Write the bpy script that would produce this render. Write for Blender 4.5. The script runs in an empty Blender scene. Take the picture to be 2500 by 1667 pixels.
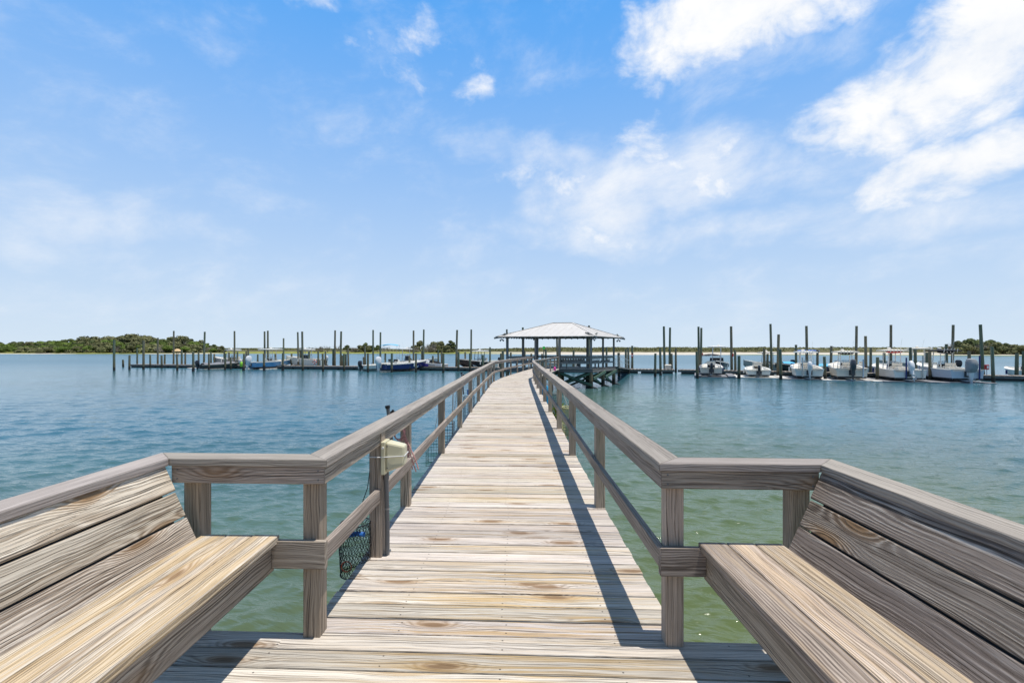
import bpy, bmesh, math, random
from mathutils import Vector, Matrix
R = math.radians
rng = random.Random(7)
S = bpy.context.scene
C = S.collection
# ------------------------------------------------------------------ camera, sun, sky, exposure
F = 1172.0            # focal length in pixels of the 2500 px wide photograph
CH = 2.99             # eye height over the water
DK = 1.50             # deck height over the water
HY = 853.0
cd = bpy.data.cameras.new('camera'); cam = bpy.data.objects.new('camera', cd); C.objects.link(cam)
cam.location = (0, 0, CH); cam.rotation_euler = (R(90), 0, 0)
cd.sensor_width = 36; cd.lens = F / 2500 * 36; cd.shift_y = (HY - 833.5) / 2500
cd.clip_start = 0.05; cd.clip_end = 6000
S.camera = cam
S.view_settings.view_transform = 'Standard'; S.view_settings.look = 'None'
S.view_settings.gamma = 1; S.view_settings.exposure = 0.0
SUN = Vector((0.178, -0.055, 0.93)).normalized()
ld = bpy.data.lights.new('sun', 'SUN'); sun = bpy.data.objects.new('sun', ld); C.objects.link(sun)
ld.energy = 4.9; ld.angle = R(0.5); ld.color = (1.0, 0.95, 0.88)
sun.rotation_euler = (-SUN).to_track_quat('-Z', 'Y').to_euler()
SKY_STRENGTH = 0.10

class NT:
    """tiny helper to write node trees"""
    def __init__(s, nt): s.t = nt; s.n = nt.nodes; s.l = nt.links
    def new(s, typ, **kw):
        n = s.n.new(typ)
        for k, v in kw.items(): setattr(n, k, v)
        return n
    def put(s, sock, v):
        if v is None: return
        if hasattr(v, 'is_linked') or isinstance(v, bpy.types.NodeSocket): s.l.new(v, sock)
        else:
            if sock.type == 'RGBA' and len(v) == 3: v = (*v, 1)
            sock.default_value = v
    def m(s, op, a, b=None, c=None, clamp=False):
        n = s.new('ShaderNodeMath', operation=op, use_clamp=clamp)
        s.put(n.inputs[0], a); s.put(n.inputs[1], b); s.put(n.inputs[2], c)
        return n.outputs[0]
    def mr(s, v, a, b, c=0.0, d=1.0, smooth=False):
        n = s.new('ShaderNodeMapRange', interpolation_type='SMOOTHSTEP' if smooth else 'LINEAR')
        for i, x in enumerate((v, a, b, c, d)): s.put(n.inputs[i], x)
        return n.outputs[0]
    def mix(s, f, a, b, blend='MIX'):
        n = s.new('ShaderNodeMix', data_type='RGBA', blend_type=blend)
        s.put(n.inputs['Factor'], f)
        s.put([i for i in n.inputs if i.name == 'A' and i.type == 'RGBA'][0], a)
        s.put([i for i in n.inputs if i.name == 'B' and i.type == 'RGBA'][0], b)
        return [o for o in n.outputs if o.type == 'RGBA'][0]
    def xyz(s, x, y, z=0.0):
        n = s.new('ShaderNodeCombineXYZ')
        for i, v in enumerate((x, y, z)): s.put(n.inputs[i], v)
        return n.outputs[0]
    def sep(s, v):
        n = s.new('ShaderNodeSeparateXYZ'); s.l.new(v, n.inputs[0]); return n.outputs
    def noise(s, vec, scale, detail=4, rough=0.55, dist=0.0, dim='3D'):
        n = s.new('ShaderNodeTexNoise', noise_dimensions=dim)
        s.put(n.inputs['Vector'], vec)
        n.inputs['Scale'].default_value = scale; n.inputs['Detail'].default_value = detail
        n.inputs['Roughness'].default_value = rough; n.inputs['Distortion'].default_value = dist
        return n.outputs['Fac']

# world: Nishita sky, hazy towards the horizon, with clouds placed by azimuth and elevation
W = bpy.data.worlds.new('World'); S.world = W; W.use_nodes = True
W.node_tree.nodes.clear(); w = NT(W.node_tree)
sky = w.new('ShaderNodeTexSky', sky_type='NISHITA'); sky.sun_disc = False
sky.sun_elevation = math.asin(SUN.z); sky.sun_rotation = math.atan2(SUN.x, SUN.y)
sky.air_density = 1.0; sky.dust_density = 1.0; sky.ozone_density = 1.5
tc = w.new('ShaderNodeTexCoord')
dx, dy, dz = w.sep(tc.outputs['Generated'])
el = w.m('ARCSINE', dz); az = w.m('ARCTAN2', dx, dy)
def azel(px, py):
    X = (px * 1.0629 - 1250) / F; Z = (HY - py * 1.0629) / F
    return math.atan2(X, 1), math.atan2(Z, math.hypot(X, 1))
# cumulus masses (display px centre, half sizes px, slant deg, weight)
def blobs(lst, warp):
    out = None
    for (px, py, a, b, rot, wt) in lst:
        A, E = azel(px, py); a = a * 1.0629 / F; b = b * 1.0629 / F
        c, s_ = math.cos(R(rot)), math.sin(R(rot))
        ux = w.m('SUBTRACT', azw, A); uy = w.m('SUBTRACT', elw, E)
        p = w.m('ADD', w.m('MULTIPLY', ux, c / a), w.m('MULTIPLY', uy, s_ / a))
        q = w.m('ADD', w.m('MULTIPLY', ux, -s_ / b), w.m('MULTIPLY', uy, c / b))
        d = w.m('ADD', w.m('MULTIPLY', p, p), w.m('MULTIPLY', q, q))
        v = w.m('MULTIPLY', w.m('SUBTRACT', 1.0, d), wt)
        out = v if out is None else w.m('MAXIMUM', out, v)
    return w.m('MAXIMUM', out, -1.0)
vec = w.xyz(az, w.m('MULTIPLY', el, 1.5), 0.0)
wn = w.new('ShaderNodeTexNoise'); w.put(wn.inputs['Vector'], vec); wn.inputs['Scale'].default_value = 7; wn.inputs['Detail'].default_value = 3
wx, wy, wz = w.sep(wn.outputs['Color'])
azw = w.m('ADD', az, w.m('MULTIPLY', w.m('SUBTRACT', wx, 0.5), 0.16))
elw = w.m('ADD', el, w.m('MULTIPLY', w.m('SUBTRACT', wy, 0.5), 0.10))
cum = blobs([(1800, -50, 390, 115, 8, 1.6), (1560, 35, 100, 55, -20, 1.0), (2260, 110, 270, 110, 30, 1.6), (2110, 190, 190, 85, 20, 1.3),
             (1985, 270, 150, 55, 15, 1.1), (2180, 385, 200, 48, 8, 1.45), (955, 122, 105, 46, -5, 0.3), (1085, 212, 44, 28, 20, 0.45), (720, 22, 70, 24, 12, 0.5),
             (1850, 350, 40, 22, 20, 0.3), (1640, 325, 90, 34, -5, 0.75), (1480, 345, 100, 55, 15, 0.6), (1300, 420, 130, 45, -5, 0.65), (1600, 420, 160, 60, 15, 0.6), (1400, 540, 150, 40, -5, 0.4)], 0)
n1 = w.noise(vec, 9, 8, 0.62, 0.3)
n1b = w.noise(vec, 26, 6, 0.6, 0.5)
cd1 = w.m('ADD', cum, w.m('ADD', w.m('MULTIPLY', w.m('SUBTRACT', n1, 0.5), 3.0), w.m('MULTIPLY', w.m('SUBTRACT', n1b, 0.5), 1.0)))
c1 = w.mr(cd1, -0.15, 1.5, 0, 0.99, True)
wis = blobs([(1470, 430, 330, 110, 12, 1.35), (1180, 340, 300, 55, -12, 0.7), (1380, 545, 300, 60, -8, 0.9), (1850, 520, 480, 50, 0, 0.75),
             (210, 490, 320, 60, -6, 0.7), (160, 570, 280, 45, -4, 0.5), (1660, 100, 300, 60, -12, 0.6), (2050, 320, 380, 100, 0, 0.55), (500, 280, 300, 60, 30, 0.0), (2150, 600, 420, 40, 0, 0.4)], 0)
svec = w.xyz(az, w.m('MULTIPLY', w.m('ADD', el, w.m('MULTIPLY', az, -0.12)), 1.7), 3.0)
n2 = w.noise(svec, 6.0, 8, 0.64, 0.2)
cd2 = w.m('ADD', wis, w.m('MULTIPLY', w.m('SUBTRACT', n2, 0.5), 3.0))
c2 = w.mr(cd2, -0.15, 2.0, 0, 0.85, True)
# other clouds outside the frame
n3 = w.noise(w.xyz(dx, dy, w.m('MULTIPLY', dz, 2.2)), 2.6, 7, 0.6, 0.3)
beh = w.mr(w.m('ABSOLUTE', az), 1.0, 1.4, 0, 1)
hi = w.mr(el, 0.68, 0.85, 0, 1)
c3 = w.m('MULTIPLY', w.m('MAXIMUM', beh, hi), w.mr(n3, 0.58, 0.72, 0, 0.45, True))
cl = w.m('MAXIMUM', w.m('MAXIMUM', c1, c2), c3)
above = w.mr(el, 0.0, 0.04, 0, 1)
cl = w.m('MULTIPLY', cl, above)
hz = w.m('POWER', w.mr(el, 0.0, 0.66, 1, 0), 1.4)
base = w.mix(0.88, sky.outputs['Color'], (1.0, 4.15, 9.8))
base = w.mix(w.m('MULTIPLY', hz, 0.93), base, (7.1, 8.2, 9.1))
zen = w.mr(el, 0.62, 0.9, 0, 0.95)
base = w.mix(zen, base, (0.45, 0.85, 1.7))  # unseen sky overhead darkened to cut the blue fill in shadows
base = w.mix(w.mr(w.m('ABSOLUTE', az), 1.2, 2.2, 0, 0.55), base, (0.8, 1.9, 3.6))  # unseen sky behind the camera dimmed to deepen the shadows
shade = w.mr(n1, 0.35, 0.62, 0, 1)
ccol = w.mix(shade, (8.9, 9.25, 9.8), (10.2, 10.2, 10.2))
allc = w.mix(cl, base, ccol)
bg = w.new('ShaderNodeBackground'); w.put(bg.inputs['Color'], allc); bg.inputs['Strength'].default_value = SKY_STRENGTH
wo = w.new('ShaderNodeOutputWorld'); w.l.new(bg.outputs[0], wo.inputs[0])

def at(px, py, z=0.0):
    """point seen at photo pixel (px, py) that lies at height z"""
    d = (CH - z) * F / (py - HY)
    return Vector(((px - 1250) * d / F, d, z))
def atd(px, py, d):
    return Vector(((px - 1250) * d / F, d, CH - (py - HY) * d / F))

# ------------------------------------------------------------------ materials
def mat(name):
    m = bpy.data.materials.new(name); m.use_nodes = True; m.node_tree.nodes.clear()
    t = NT(m.node_tree); b = t.new('ShaderNodeBsdfPrincipled'); o = t.new('ShaderNodeOutputMaterial')
    t.l.new(b.outputs[0], o.inputs[0]); return m, t, b
def simple(name, col, rough=0.5, metal=0.0, var=0.12, scale=3.0, spec=0.5, bump=0.0):
    m, t, b = mat(name)
    g = t.new('ShaderNodeTexCoord').outputs['Object']
    n = t.noise(g, scale, 5, 0.6)
    k = t.mr(n, 0.3, 0.7, 1 - var, 1 + var)
    c = t.mix(1.0, (*col, 1), t.xyz(k, k, k), 'MULTIPLY')
    t.put(b.inputs['Base Color'], c); b.inputs['Roughness'].default_value = rough
    b.inputs['Metallic'].default_value = metal; b.inputs['Specular IOR Level'].default_value = spec
    if bump:
        bn = t.new('ShaderNodeBump'); bn.inputs['Strength'].default_value = bump; bn.inputs['Distance'].default_value = 0.02
        t.put(bn.inputs['Height'], t.noise(g, scale * 8, 4, 0.6)); t.l.new(bn.outputs[0], b.inputs['Normal'])
    return m

def wood(name, light, mid, dark, contrast=0.6, stain=0.0, freq=95.0, knots=1.0, nails=False, rough=0.75, bump=0.5, lightlines=0.0, var=0.25, along=1.0, centre=False, warp=34.0, crack=0.85, edge=0.0635):
    """weathered planks: UVMap holds metres along / across the board, 'rnd' three random numbers per board"""
    m, t, b = mat(name)
    uv = t.new('ShaderNodeUVMap', uv_map='UVMap').outputs[0]
    u, v, _ = t.sep(uv)
    at_ = t.new('ShaderNodeAttribute', attribute_name='rnd')
    r1, r2, r3 = t.sep(at_.outputs['Color'])
    u = t.m('MULTIPLY', u, along)
    # knots
    kv = t.xyz(t.m('MULTIPLY', u, 1.15), t.m('MULTIPLY', v, 4.2), 0)
    vo = t.new('ShaderNodeTexVoronoi', voronoi_dimensions='2D', feature='F1'); t.put(vo.inputs['Vector'], kv)
    vo.inputs['Scale'].default_value = 1.0; vo.inputs['Randomness'].default_value = 1.0
    kd = vo.outputs['Distance']
    kr = t.sep(vo.outputs['Color'])[0]
    kon = t.m('MULTIPLY', t.m('GREATER_THAN', kr, 1.0 - 0.58 * knots), min(1.0, knots))
    kk = t.m('MULTIPLY', t.m('POWER', 2.718, t.m('MULTIPLY', t.m('MULTIPLY', kd, kd), -26.0)), kon)
    # lines open out round a knot and wander slowly along the board
    kpy = t.sep(vo.outputs['Position'])[1]
    v_raw = v
    dvk = t.m('SUBTRACT', t.m('MULTIPLY', v, 4.2), kpy)
    kw = t.m('MULTIPLY', t.m('POWER', 2.718, t.m('MULTIPLY', t.m('MULTIPLY', kd, kd), -22.0)), kon)
    v = t.m('SUBTRACT', v, t.m('MULTIPLY', t.m('MULTIPLY', dvk, kw), 0.20))
    wan = t.noise(t.xyz(t.m('MULTIPLY', u, 1.3), t.m('MULTIPLY', v, 3.0), r2), 1.3, 2, 0.5)
    v = t.m('ADD', v, t.m('MULTIPLY', t.m('SUBTRACT', wan, 0.5), 0.05))
    # growth rings run along the board, warped by slow noise and around the knots
    lowv = t.xyz(t.m('MULTIPLY', u, 0.75), t.m('MULTIPLY', v, 2.6), r1)
    low = t.noise(lowv, 1.6, 3, 0.5)
    low2 = t.noise(t.xyz(t.m('MULTIPLY', u, 2.4), t.m('MULTIPLY', v, 9.0), r2), 1.6, 3, 0.5)
    # rings sit closer on one side of the board than on the other (flat-sawn look)
    vv = t.m('FRACT', v_raw)
    vq = t.m('ADD', v, t.m('MULTIPLY', t.m('POWER', t.m('ABSOLUTE', t.m('SUBTRACT', vv, 0.5)), 2.0), 5.0))
    ph = t.m('ADD', t.m('MULTIPLY', vq, freq), t.m('MULTIPLY', low, warp))
    ph = t.m('ADD', ph, t.m('MULTIPLY', low2, 8.0))
    ph = t.m('ADD', ph, t.m('MULTIPLY', kk, 30.0))
    fine = t.noise(t.xyz(t.m('MULTIPLY', u, 6.0), t.m('MULTIPLY', v, 260.0), r2), 1.0, 4, 0.62)
    ph = t.m('ADD', ph, t.m('MULTIPLY', fine, 4.5))
    ring = t.m('ADD', t.m('MULTIPLY', t.m('SINE', ph), 0.5), 0.5)
    ring = t.m('POWER', ring, 1.4)
    rmod = t.noise(t.xyz(t.m('MULTIPLY', u, 0.8), t.m('MULTIPLY', v, 14.0), t.m('ADD', r3, 21.0)), 1.2, 4, 0.6)
    rk = t.m('MAXIMUM', t.mr(rmod, 0.36, 0.62, 0.15, 1.0), t.m('MINIMUM', t.m('MULTIPLY', kw, 1.6), 1.0))
    ring = t.m('ADD', 0.55, t.m('MULTIPLY', t.m('SUBTRACT', ring, 0.55), rk))
    streak = t.noise(t.xyz(t.m('MULTIPLY', u, 1.5), t.m('MULTIPLY', v, 125.0), r3), 1.0, 6, 0.68)
    patch = t.noise(t.xyz(t.m('MULTIPLY', u, 0.9), t.m('MULTIPLY', v, 9.0), t.m('ADD', r1, 4.0)), 1.5, 5, 0.6)
    tone = t.m('ADD', t.m('MULTIPLY', ring, 0.42), t.m('ADD', t.m('MULTIPLY', t.mr(streak, 0.3, 0.7), 0.28), t.m('MULTIPLY', t.mr(patch, 0.3, 0.7), 0.38)))
    tone = t.mr(tone, 0.54 - contrast * 0.42, 0.54 + contrast * 0.42, 0, 1)
    c = t.mix(tone, mid, light)
    cr = t.noise(t.xyz(t.m('MULTIPLY', u, 1.3), t.m('MULTIPLY', v, 230.0), t.m('ADD', r2, 7.0)), 1.0, 5, 0.62)
    crm = t.mr(cr, 0.56, 0.615, 0, crack)
    rl = t.mr(ring, 0.30, 0.0, 0, 0.62)
    c = t.mix(rl, c, (*[0.45 * a_ + 0.55 * b_ for a_, b_ in zip(mid, dark)],))
    if lightlines:
        ll = t.m('MULTIPLY', t.mr(ring, 0.62, 0.95, 0, lightlines), t.mr(patch, 0.35, 0.62, 0.0, 1))
        c = t.mix(ll, c, (0.60, 0.54, 0.47))
    if stain:
        sn = t.noise(t.xyz(t.m('MULTIPLY', u, 0.55), t.m('MULTIPLY', v, 26.0), t.m('ADD', r3, 11.0)), 1.3, 5, 0.62)
        sm = t.m('MULTIPLY', t.mr(sn, 0.46, 0.58, 0, stain), t.mr(t.m('ADD', t.m('MULTIPLY', r3, 0.8), t.m('MULTIPLY', patch, 0.6)), 0.35, 0.7, 0.05, 1.0))
        if centre:
            oc0 = t.sep(t.new('ShaderNodeTexCoord').outputs['Object'])
            sm = t.m('MULTIPLY', sm, t.mr(t.m('ABSOLUTE', oc0[0]), 0.45, 1.0, 1.0, 0.2))
            sm = t.m('MULTIPLY', sm, t.mr(oc0[1], 3.0, 14.0, 1.0, 0.25))
        c = t.mix(sm, c, (0.50, 0.325, 0.125))
    c = t.mix(crm, c, dark)
    kc = t.mr(t.m('ADD', kk, t.m('MULTIPLY', t.m('SUBTRACT', fine, 0.5), 0.5)), 0.76, 0.92, 0, 0.9)
    c = t.mix(kc, c, (0.10, 0.065, 0.04))
    kc2 = t.mr(kk, 0.30, 0.80, 0, 0.5)
    c = t.mix(kc2, c, (0.33, 0.2, 0.10))
    eg = t.mr(t.m('ABSOLUTE', t.m('SUBTRACT', t.m('ADD', vv, t.m('MULTIPLY', t.m('SUBTRACT', fine, 0.5), 0.012)), 0.5)), edge, edge + 0.006, 0, 0.75)
    c = t.mix(eg, c, dark)
    if nails:
        oc_ = t.new('ShaderNodeTexCoord').outputs['Object']; oc = t.sep(oc_)
        jx = t.m('ADD', oc[0], t.m('MULTIPLY', t.m('SUBTRACT', r2, 0.5), 0.035))
        fx = t.m('SUBTRACT', t.m('FRACT', t.m('ADD', t.m('DIVIDE', jx, 0.57), 0.58)), 0.5)
        fx = t.m('MULTIPLY', fx, 0.57)
        v0 = t.m('FRACT', v_raw)     # across coordinate restarts at a whole number on every board
        fv = t.m('SUBTRACT', t.m('ABSOLUTE', t.m('SUBTRACT', v0, 0.5)), 0.038)
        dd = t.m('SQRT', t.m('ADD', t.m('MULTIPLY', fx, fx), t.m('MULTIPLY', fv, fv)))
        nm = t.m('MULTIPLY', t.mr(dd, 0.0035, 0.006, 0.85, 0), t.m('GREATER_THAN', t.noise(oc_, 9.0, 1), 0.43))
        c = t.mix(nm, c, (0.035, 0.028, 0.025))
    k = t.mr(r1, 0, 1, 1 - var, 1 + var)
    k2 = t.mr(r2, 0, 1, 1 + var * 0.15, 1 - var * 0.25)
    c = t.mix(1.0, c, t.xyz(k, t.m('MULTIPLY', k, t.mr(r2, 0, 1, 0.99, 1.01)), t.m('MULTIPLY', k, k2)), 'MULTIPLY')
    t.put(b.inputs['Base Color'], c); b.inputs['Roughness'].default_value = rough; b.inputs['Specular IOR Level'].default_value = 0.3
    bn = t.new('ShaderNodeBump'); bn.inputs['Strength'].default_value = bump; bn.inputs['Distance'].default_value = 0.004
    h = t.m('ADD', t.m('ADD', t.m('MULTIPLY', ring, 0.6), streak), t.m('MULTIPLY', crm, -1.6))
    t.put(bn.inputs['Height'], h); t.l.new(bn.outputs[0], b.inputs['Normal'])
    return m
M = {}
M['deck'] = wood('deck_wood', (0.70, 0.645, 0.575), (0.43, 0.37, 0.315), (0.055, 0.04, 0.03), 1.1, stain=0.72, nails=True, var=0.2, bump=0.6, centre=True, freq=333, crack=0.8)
M['cap'] = wood('rail_cap_wood', (0.47, 0.42, 0.375), (0.245, 0.21, 0.185), (0.06, 0.05, 0.04), 1.2, var=0.16, knots=0.3, freq=435, crack=0.5)
M['rail'] = wood('rail_wood', (0.50, 0.43, 0.36), (0.20, 0.16, 0.125), (0.04, 0.03, 0.022), 0.85, var=0.16, knots=0.8, freq=377)
M['post'] = wood('post_wood', (0.56, 0.46, 0.36), (0.28, 0.22, 0.165), (0.04, 0.03, 0.022), 0.85, var=0.14, knots=0.8, freq=464)
M['back_left'] = wood('bench_back_pale', (0.82, 0.74, 0.64), (0.30, 0.225, 0.16), (0.05, 0.035, 0.025), 0.85, knots=1.45, freq=377, bump=0.8, lightlines=0.6, var=0.2)
M['back_right'] = wood('bench_back_grey', (0.34, 0.285, 0.24), (0.15, 0.115, 0.092), (0.04, 0.03, 0.022), 0.85, knots=1.45, freq=348, bump=0.8, lightlines=0.75, var=0.14)
M['seat_left'] = wood('bench_seat_pale', (0.76, 0.68, 0.58), (0.38, 0.30, 0.23), (0.07, 0.05, 0.035), 0.8, stain=0.5, freq=435, bump=0.7, knots=0.9, var=0.10)
M['seat_right'] = wood('bench_seat_tan', (0.60, 0.51, 0.41), (0.25, 0.195, 0.15), (0.06, 0.045, 0.035), 0.8, stain=0.25, freq=406, bump=0.7, knots=0.4, var=0.28)
M['gazebo'] = wood('gazebo_wood', (0.36, 0.35, 0.33), (0.20, 0.195, 0.185), (0.04, 0.04, 0.04), 0.8, var=0.2, knots=0.2)
M['green_wood'] = wood('treated_green_wood', (0.13, 0.22, 0.15), (0.06, 0.12, 0.085), (0.02, 0.03, 0.025), 0.8, var=0.2, knots=0.2)
M['dock_top'] = wood('dock_planks', (0.52, 0.46, 0.40), (0.33, 0.29, 0.25), (0.1, 0.08, 0.07), 0.8, var=0.2, knots=0.2)
M['dock_side'] = wood('dock_fascia', (0.32, 0.295, 0.27), (0.17, 0.155, 0.14), (0.04, 0.04, 0.04), 0.8, var=0.2, knots=0.2)
M['black'] = simple('black_float', (0.02, 0.02, 0.022), 0.6)
M['white'] = simple('white_gelcoat', (0.84, 0.81, 0.74), 0.28, var=0.05)
M['cream'] = simple('cream_gelcoat', (0.78, 0.71, 0.59), 0.35, var=0.06)
M['grey_hull'] = simple('grey_hull', (0.42, 0.41, 0.38), 0.4, var=0.1)
M['blue_hull'] = simple('light_blue_hull', (0.16, 0.38, 0.62), 0.25, var=0.06)
M['navy'] = simple('navy_hull', (0.02, 0.035, 0.16), 0.2, var=0.06)
M['black_hull'] = simple('black_hull', (0.025, 0.025, 0.03), 0.2, var=0.06)
M['dark_jon'] = simple('olive_hull', (0.075, 0.07, 0.06), 0.5, var=0.25)
M['pale_blue'] = simple('pale_blue_hull', (0.50, 0.58, 0.66), 0.3, var=0.05)
M['mint_hull'] = simple('pale_mint_hull', (0.68, 0.72, 0.67), 0.3, var=0.05)
M['motor_black'] = simple('outboard_black', (0.025, 0.028, 0.035), 0.22, var=0.05)
M['motor_grey'] = simple('outboard_grey', (0.06, 0.062, 0.07), 0.2, var=0.05)
M['cover_grey'] = simple('outboard_cover', (0.26, 0.27, 0.28), 0.8, var=0.2, bump=0.6)
M['motor_white'] = simple('outboard_white', (0.74, 0.74, 0.74), 0.25, var=0.05)
M['alu'] = simple('aluminium_tube', (0.62, 0.63, 0.64), 0.3, 0.6, var=0.05)
M['black_canvas'] = simple('black_canvas', (0.018, 0.018, 0.022), 0.8)
M['blue_canvas'] = simple('blue_canvas', (0.03, 0.11, 0.36), 0.8)
M['sky_canvas'] = simple('turquoise_canvas', (0.10, 0.45, 0.70), 0.8)
M['purple'] = simple('purple_cover', (0.10, 0.08, 0.42), 0.7)
M['beige'] = simple('beige_plastic', (0.62, 0.58, 0.40), 0.35, var=0.03)
M['conduit'] = simple('grey_pvc', (0.17, 0.17, 0.17), 0.5)
M['white_plastic'] = simple('white_plastic', (0.75, 0.75, 0.75), 0.4)
M['red'] = simple('red_paint', (0.50, 0.03, 0.03), 0.4)
M['orange'] = simple('orange_red', (0.72, 0.10, 0.04), 0.5)
M['blue_plastic'] = simple('blue_plastic', (0.02, 0.13, 0.42), 0.4)
M['cyan_plastic'] = simple('cyan_plastic', (0.05, 0.45, 0.75), 0.5)
M['pink'] = simple('pink_plastic', (0.80, 0.06, 0.38), 0.5)
M['lime'] = simple('lime_board', (0.05, 0.85, 0.08), 0.5, var=0.02)
M['lime_vest'] = simple('lime_vest', (0.35, 0.75, 0.05), 0.6)
M['rope'] = simple('pink_white_rope', (0.55, 0.28, 0.26), 0.9, var=0.6, scale=60)
M['rope_white'] = simple('white_rope', (0.6, 0.58, 0.52), 0.9)
M['wire_black'] = simple('black_wire', (0.012, 0.012, 0.012), 0.5)
M['wire_green'] = simple('green_wire', (0.03, 0.10, 0.06), 0.5)
M['wire_yellow'] = simple('pale_yellow_wire', (0.45, 0.45, 0.22), 0.6)
M['weed'] = simple('yellow_green_weed', (0.22, 0.28, 0.05), 0.9, var=0.5, scale=20)
M['straw'] = simple('straw_roof', (0.60, 0.42, 0.22), 0.9, var=0.2)
M['steel'] = simple('galvanised_steel', (0.35, 0.36, 0.37), 0.4, 0.8)
M['float_white'] = simple('weathered_white_float', (0.56, 0.54, 0.50), 0.6, var=0.25, scale=2)
M['float_grey'] = simple('weathered_grey_float', (0.20, 0.20, 0.21), 0.6, var=0.3, scale=2)
def glassm():
    m, t, b = mat('tinted_acrylic'); b.inputs['Base Color'].default_value = (0.55, 0.65, 0.7, 1); b.inputs['Roughness'].default_value = 0.05
    b.inputs['Alpha'].default_value = 0.35; return m
M['glass'] = glassm()
def darkglass():
    m, t, b = mat('dark_window'); b.inputs['Base Color'].default_value = (0.02, 0.025, 0.03, 1); b.inputs['Roughness'].default_value = 0.05; return m
M['dark_glass'] = darkglass()
def pile_mat():
    m, t, b = mat('treated_piling')
    oi = t.new('ShaderNodeObjectInfo').outputs['Random']
    g = t.new('ShaderNodeNewGeometry').outputs['Position']
    x, y, z = t.sep(g)
    n = t.noise(t.xyz(t.m('MULTIPLY', x, 6), t.m('MULTIPLY', y, 6), t.m('MULTIPLY', z, 0.8)), 1.5, 5, 0.6)
    col = t.mix(t.mr(oi, 0.3, 0.8), (0.10, 0.145, 0.085), (0.18, 0.14, 0.08))
    col = t.mix(t.mr(n, 0.35, 0.65), col, (0.20, 0.20, 0.14))
    zz = t.m('ADD', z, t.m('MULTIPLY', t.m('SUBTRACT', n, 0.5), 0.5))
    brown = t.mr(zz, 1.5, 0.9, 0, 0.7)
    col = t.mix(brown, col, (0.15, 0.11, 0.055))
    wet = t.mr(zz, 0.62, 0.45, 0, 0.93)
    col = t.mix(wet, col, (0.018, 0.018, 0.015))
    t.put(b.inputs['Base Color'], col); b.inputs['Roughness'].default_value = 0.8
    return m
M['pile'] = pile_mat()
def roof_mat():
    m, t, b = mat('galvanised_roof')
    g = t.new('ShaderNodeTexCoord').outputs['Object']; n = t.noise(g, 1.2, 6, 0.65)
    t.put(b.inputs['Base Color'], t.mix(t.mr(n, 0.3, 0.7), (0.52, 0.495, 0.465), (0.61, 0.59, 0.555)))
    b.inputs['Metallic'].default_value = 0.0; b.inputs['Roughness'].default_value = 0.55; return m
M['roof'] = roof_mat()
def leaf_mat(name, a, b_):
    m, t, b = mat(name)
    g = t.new('ShaderNodeNewGeometry'); n = t.noise(g.outputs['Position'], 0.55, 4, 0.6)
    oi = t.new('ShaderNodeObjectInfo').outputs['Random']
    c = t.mix(t.mr(n, 0.35, 0.65), a, b_)
    k = t.mr(oi, 0, 1, 0.7, 1.35)
    c = t.mix(1.0, c, t.xyz(k, k, t.m('MULTIPLY', k, 0.95)), 'MULTIPLY')
    t.put(b.inputs['Base Color'], c); b.inputs['Roughness'].default_value = 0.7; b.inputs['Specular IOR Level'].default_value = 0.2
    return m
M['leaf_dark'] = leaf_mat('leaf_dark_green', (0.075, 0.10, 0.035), (0.13, 0.15, 0.06))
M['leaf_bright'] = leaf_mat('leaf_bright_green', (0.08, 0.13, 0.022), (0.15, 0.20, 0.04))
M['leaf_olive'] = leaf_mat('leaf_olive', (0.11, 0.12, 0.045), (0.17, 0.165, 0.08))
M['twig_grey'] = leaf_mat('twig_grey', (0.17, 0.15, 0.12), (0.26, 0.235, 0.20))
M['bark'] = simple('bark', (0.13, 0.11, 0.09), 0.9, var=0.3)
M['bird'] = simple('dark_feathers', (0.03, 0.03, 0.03), 0.8)

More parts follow.
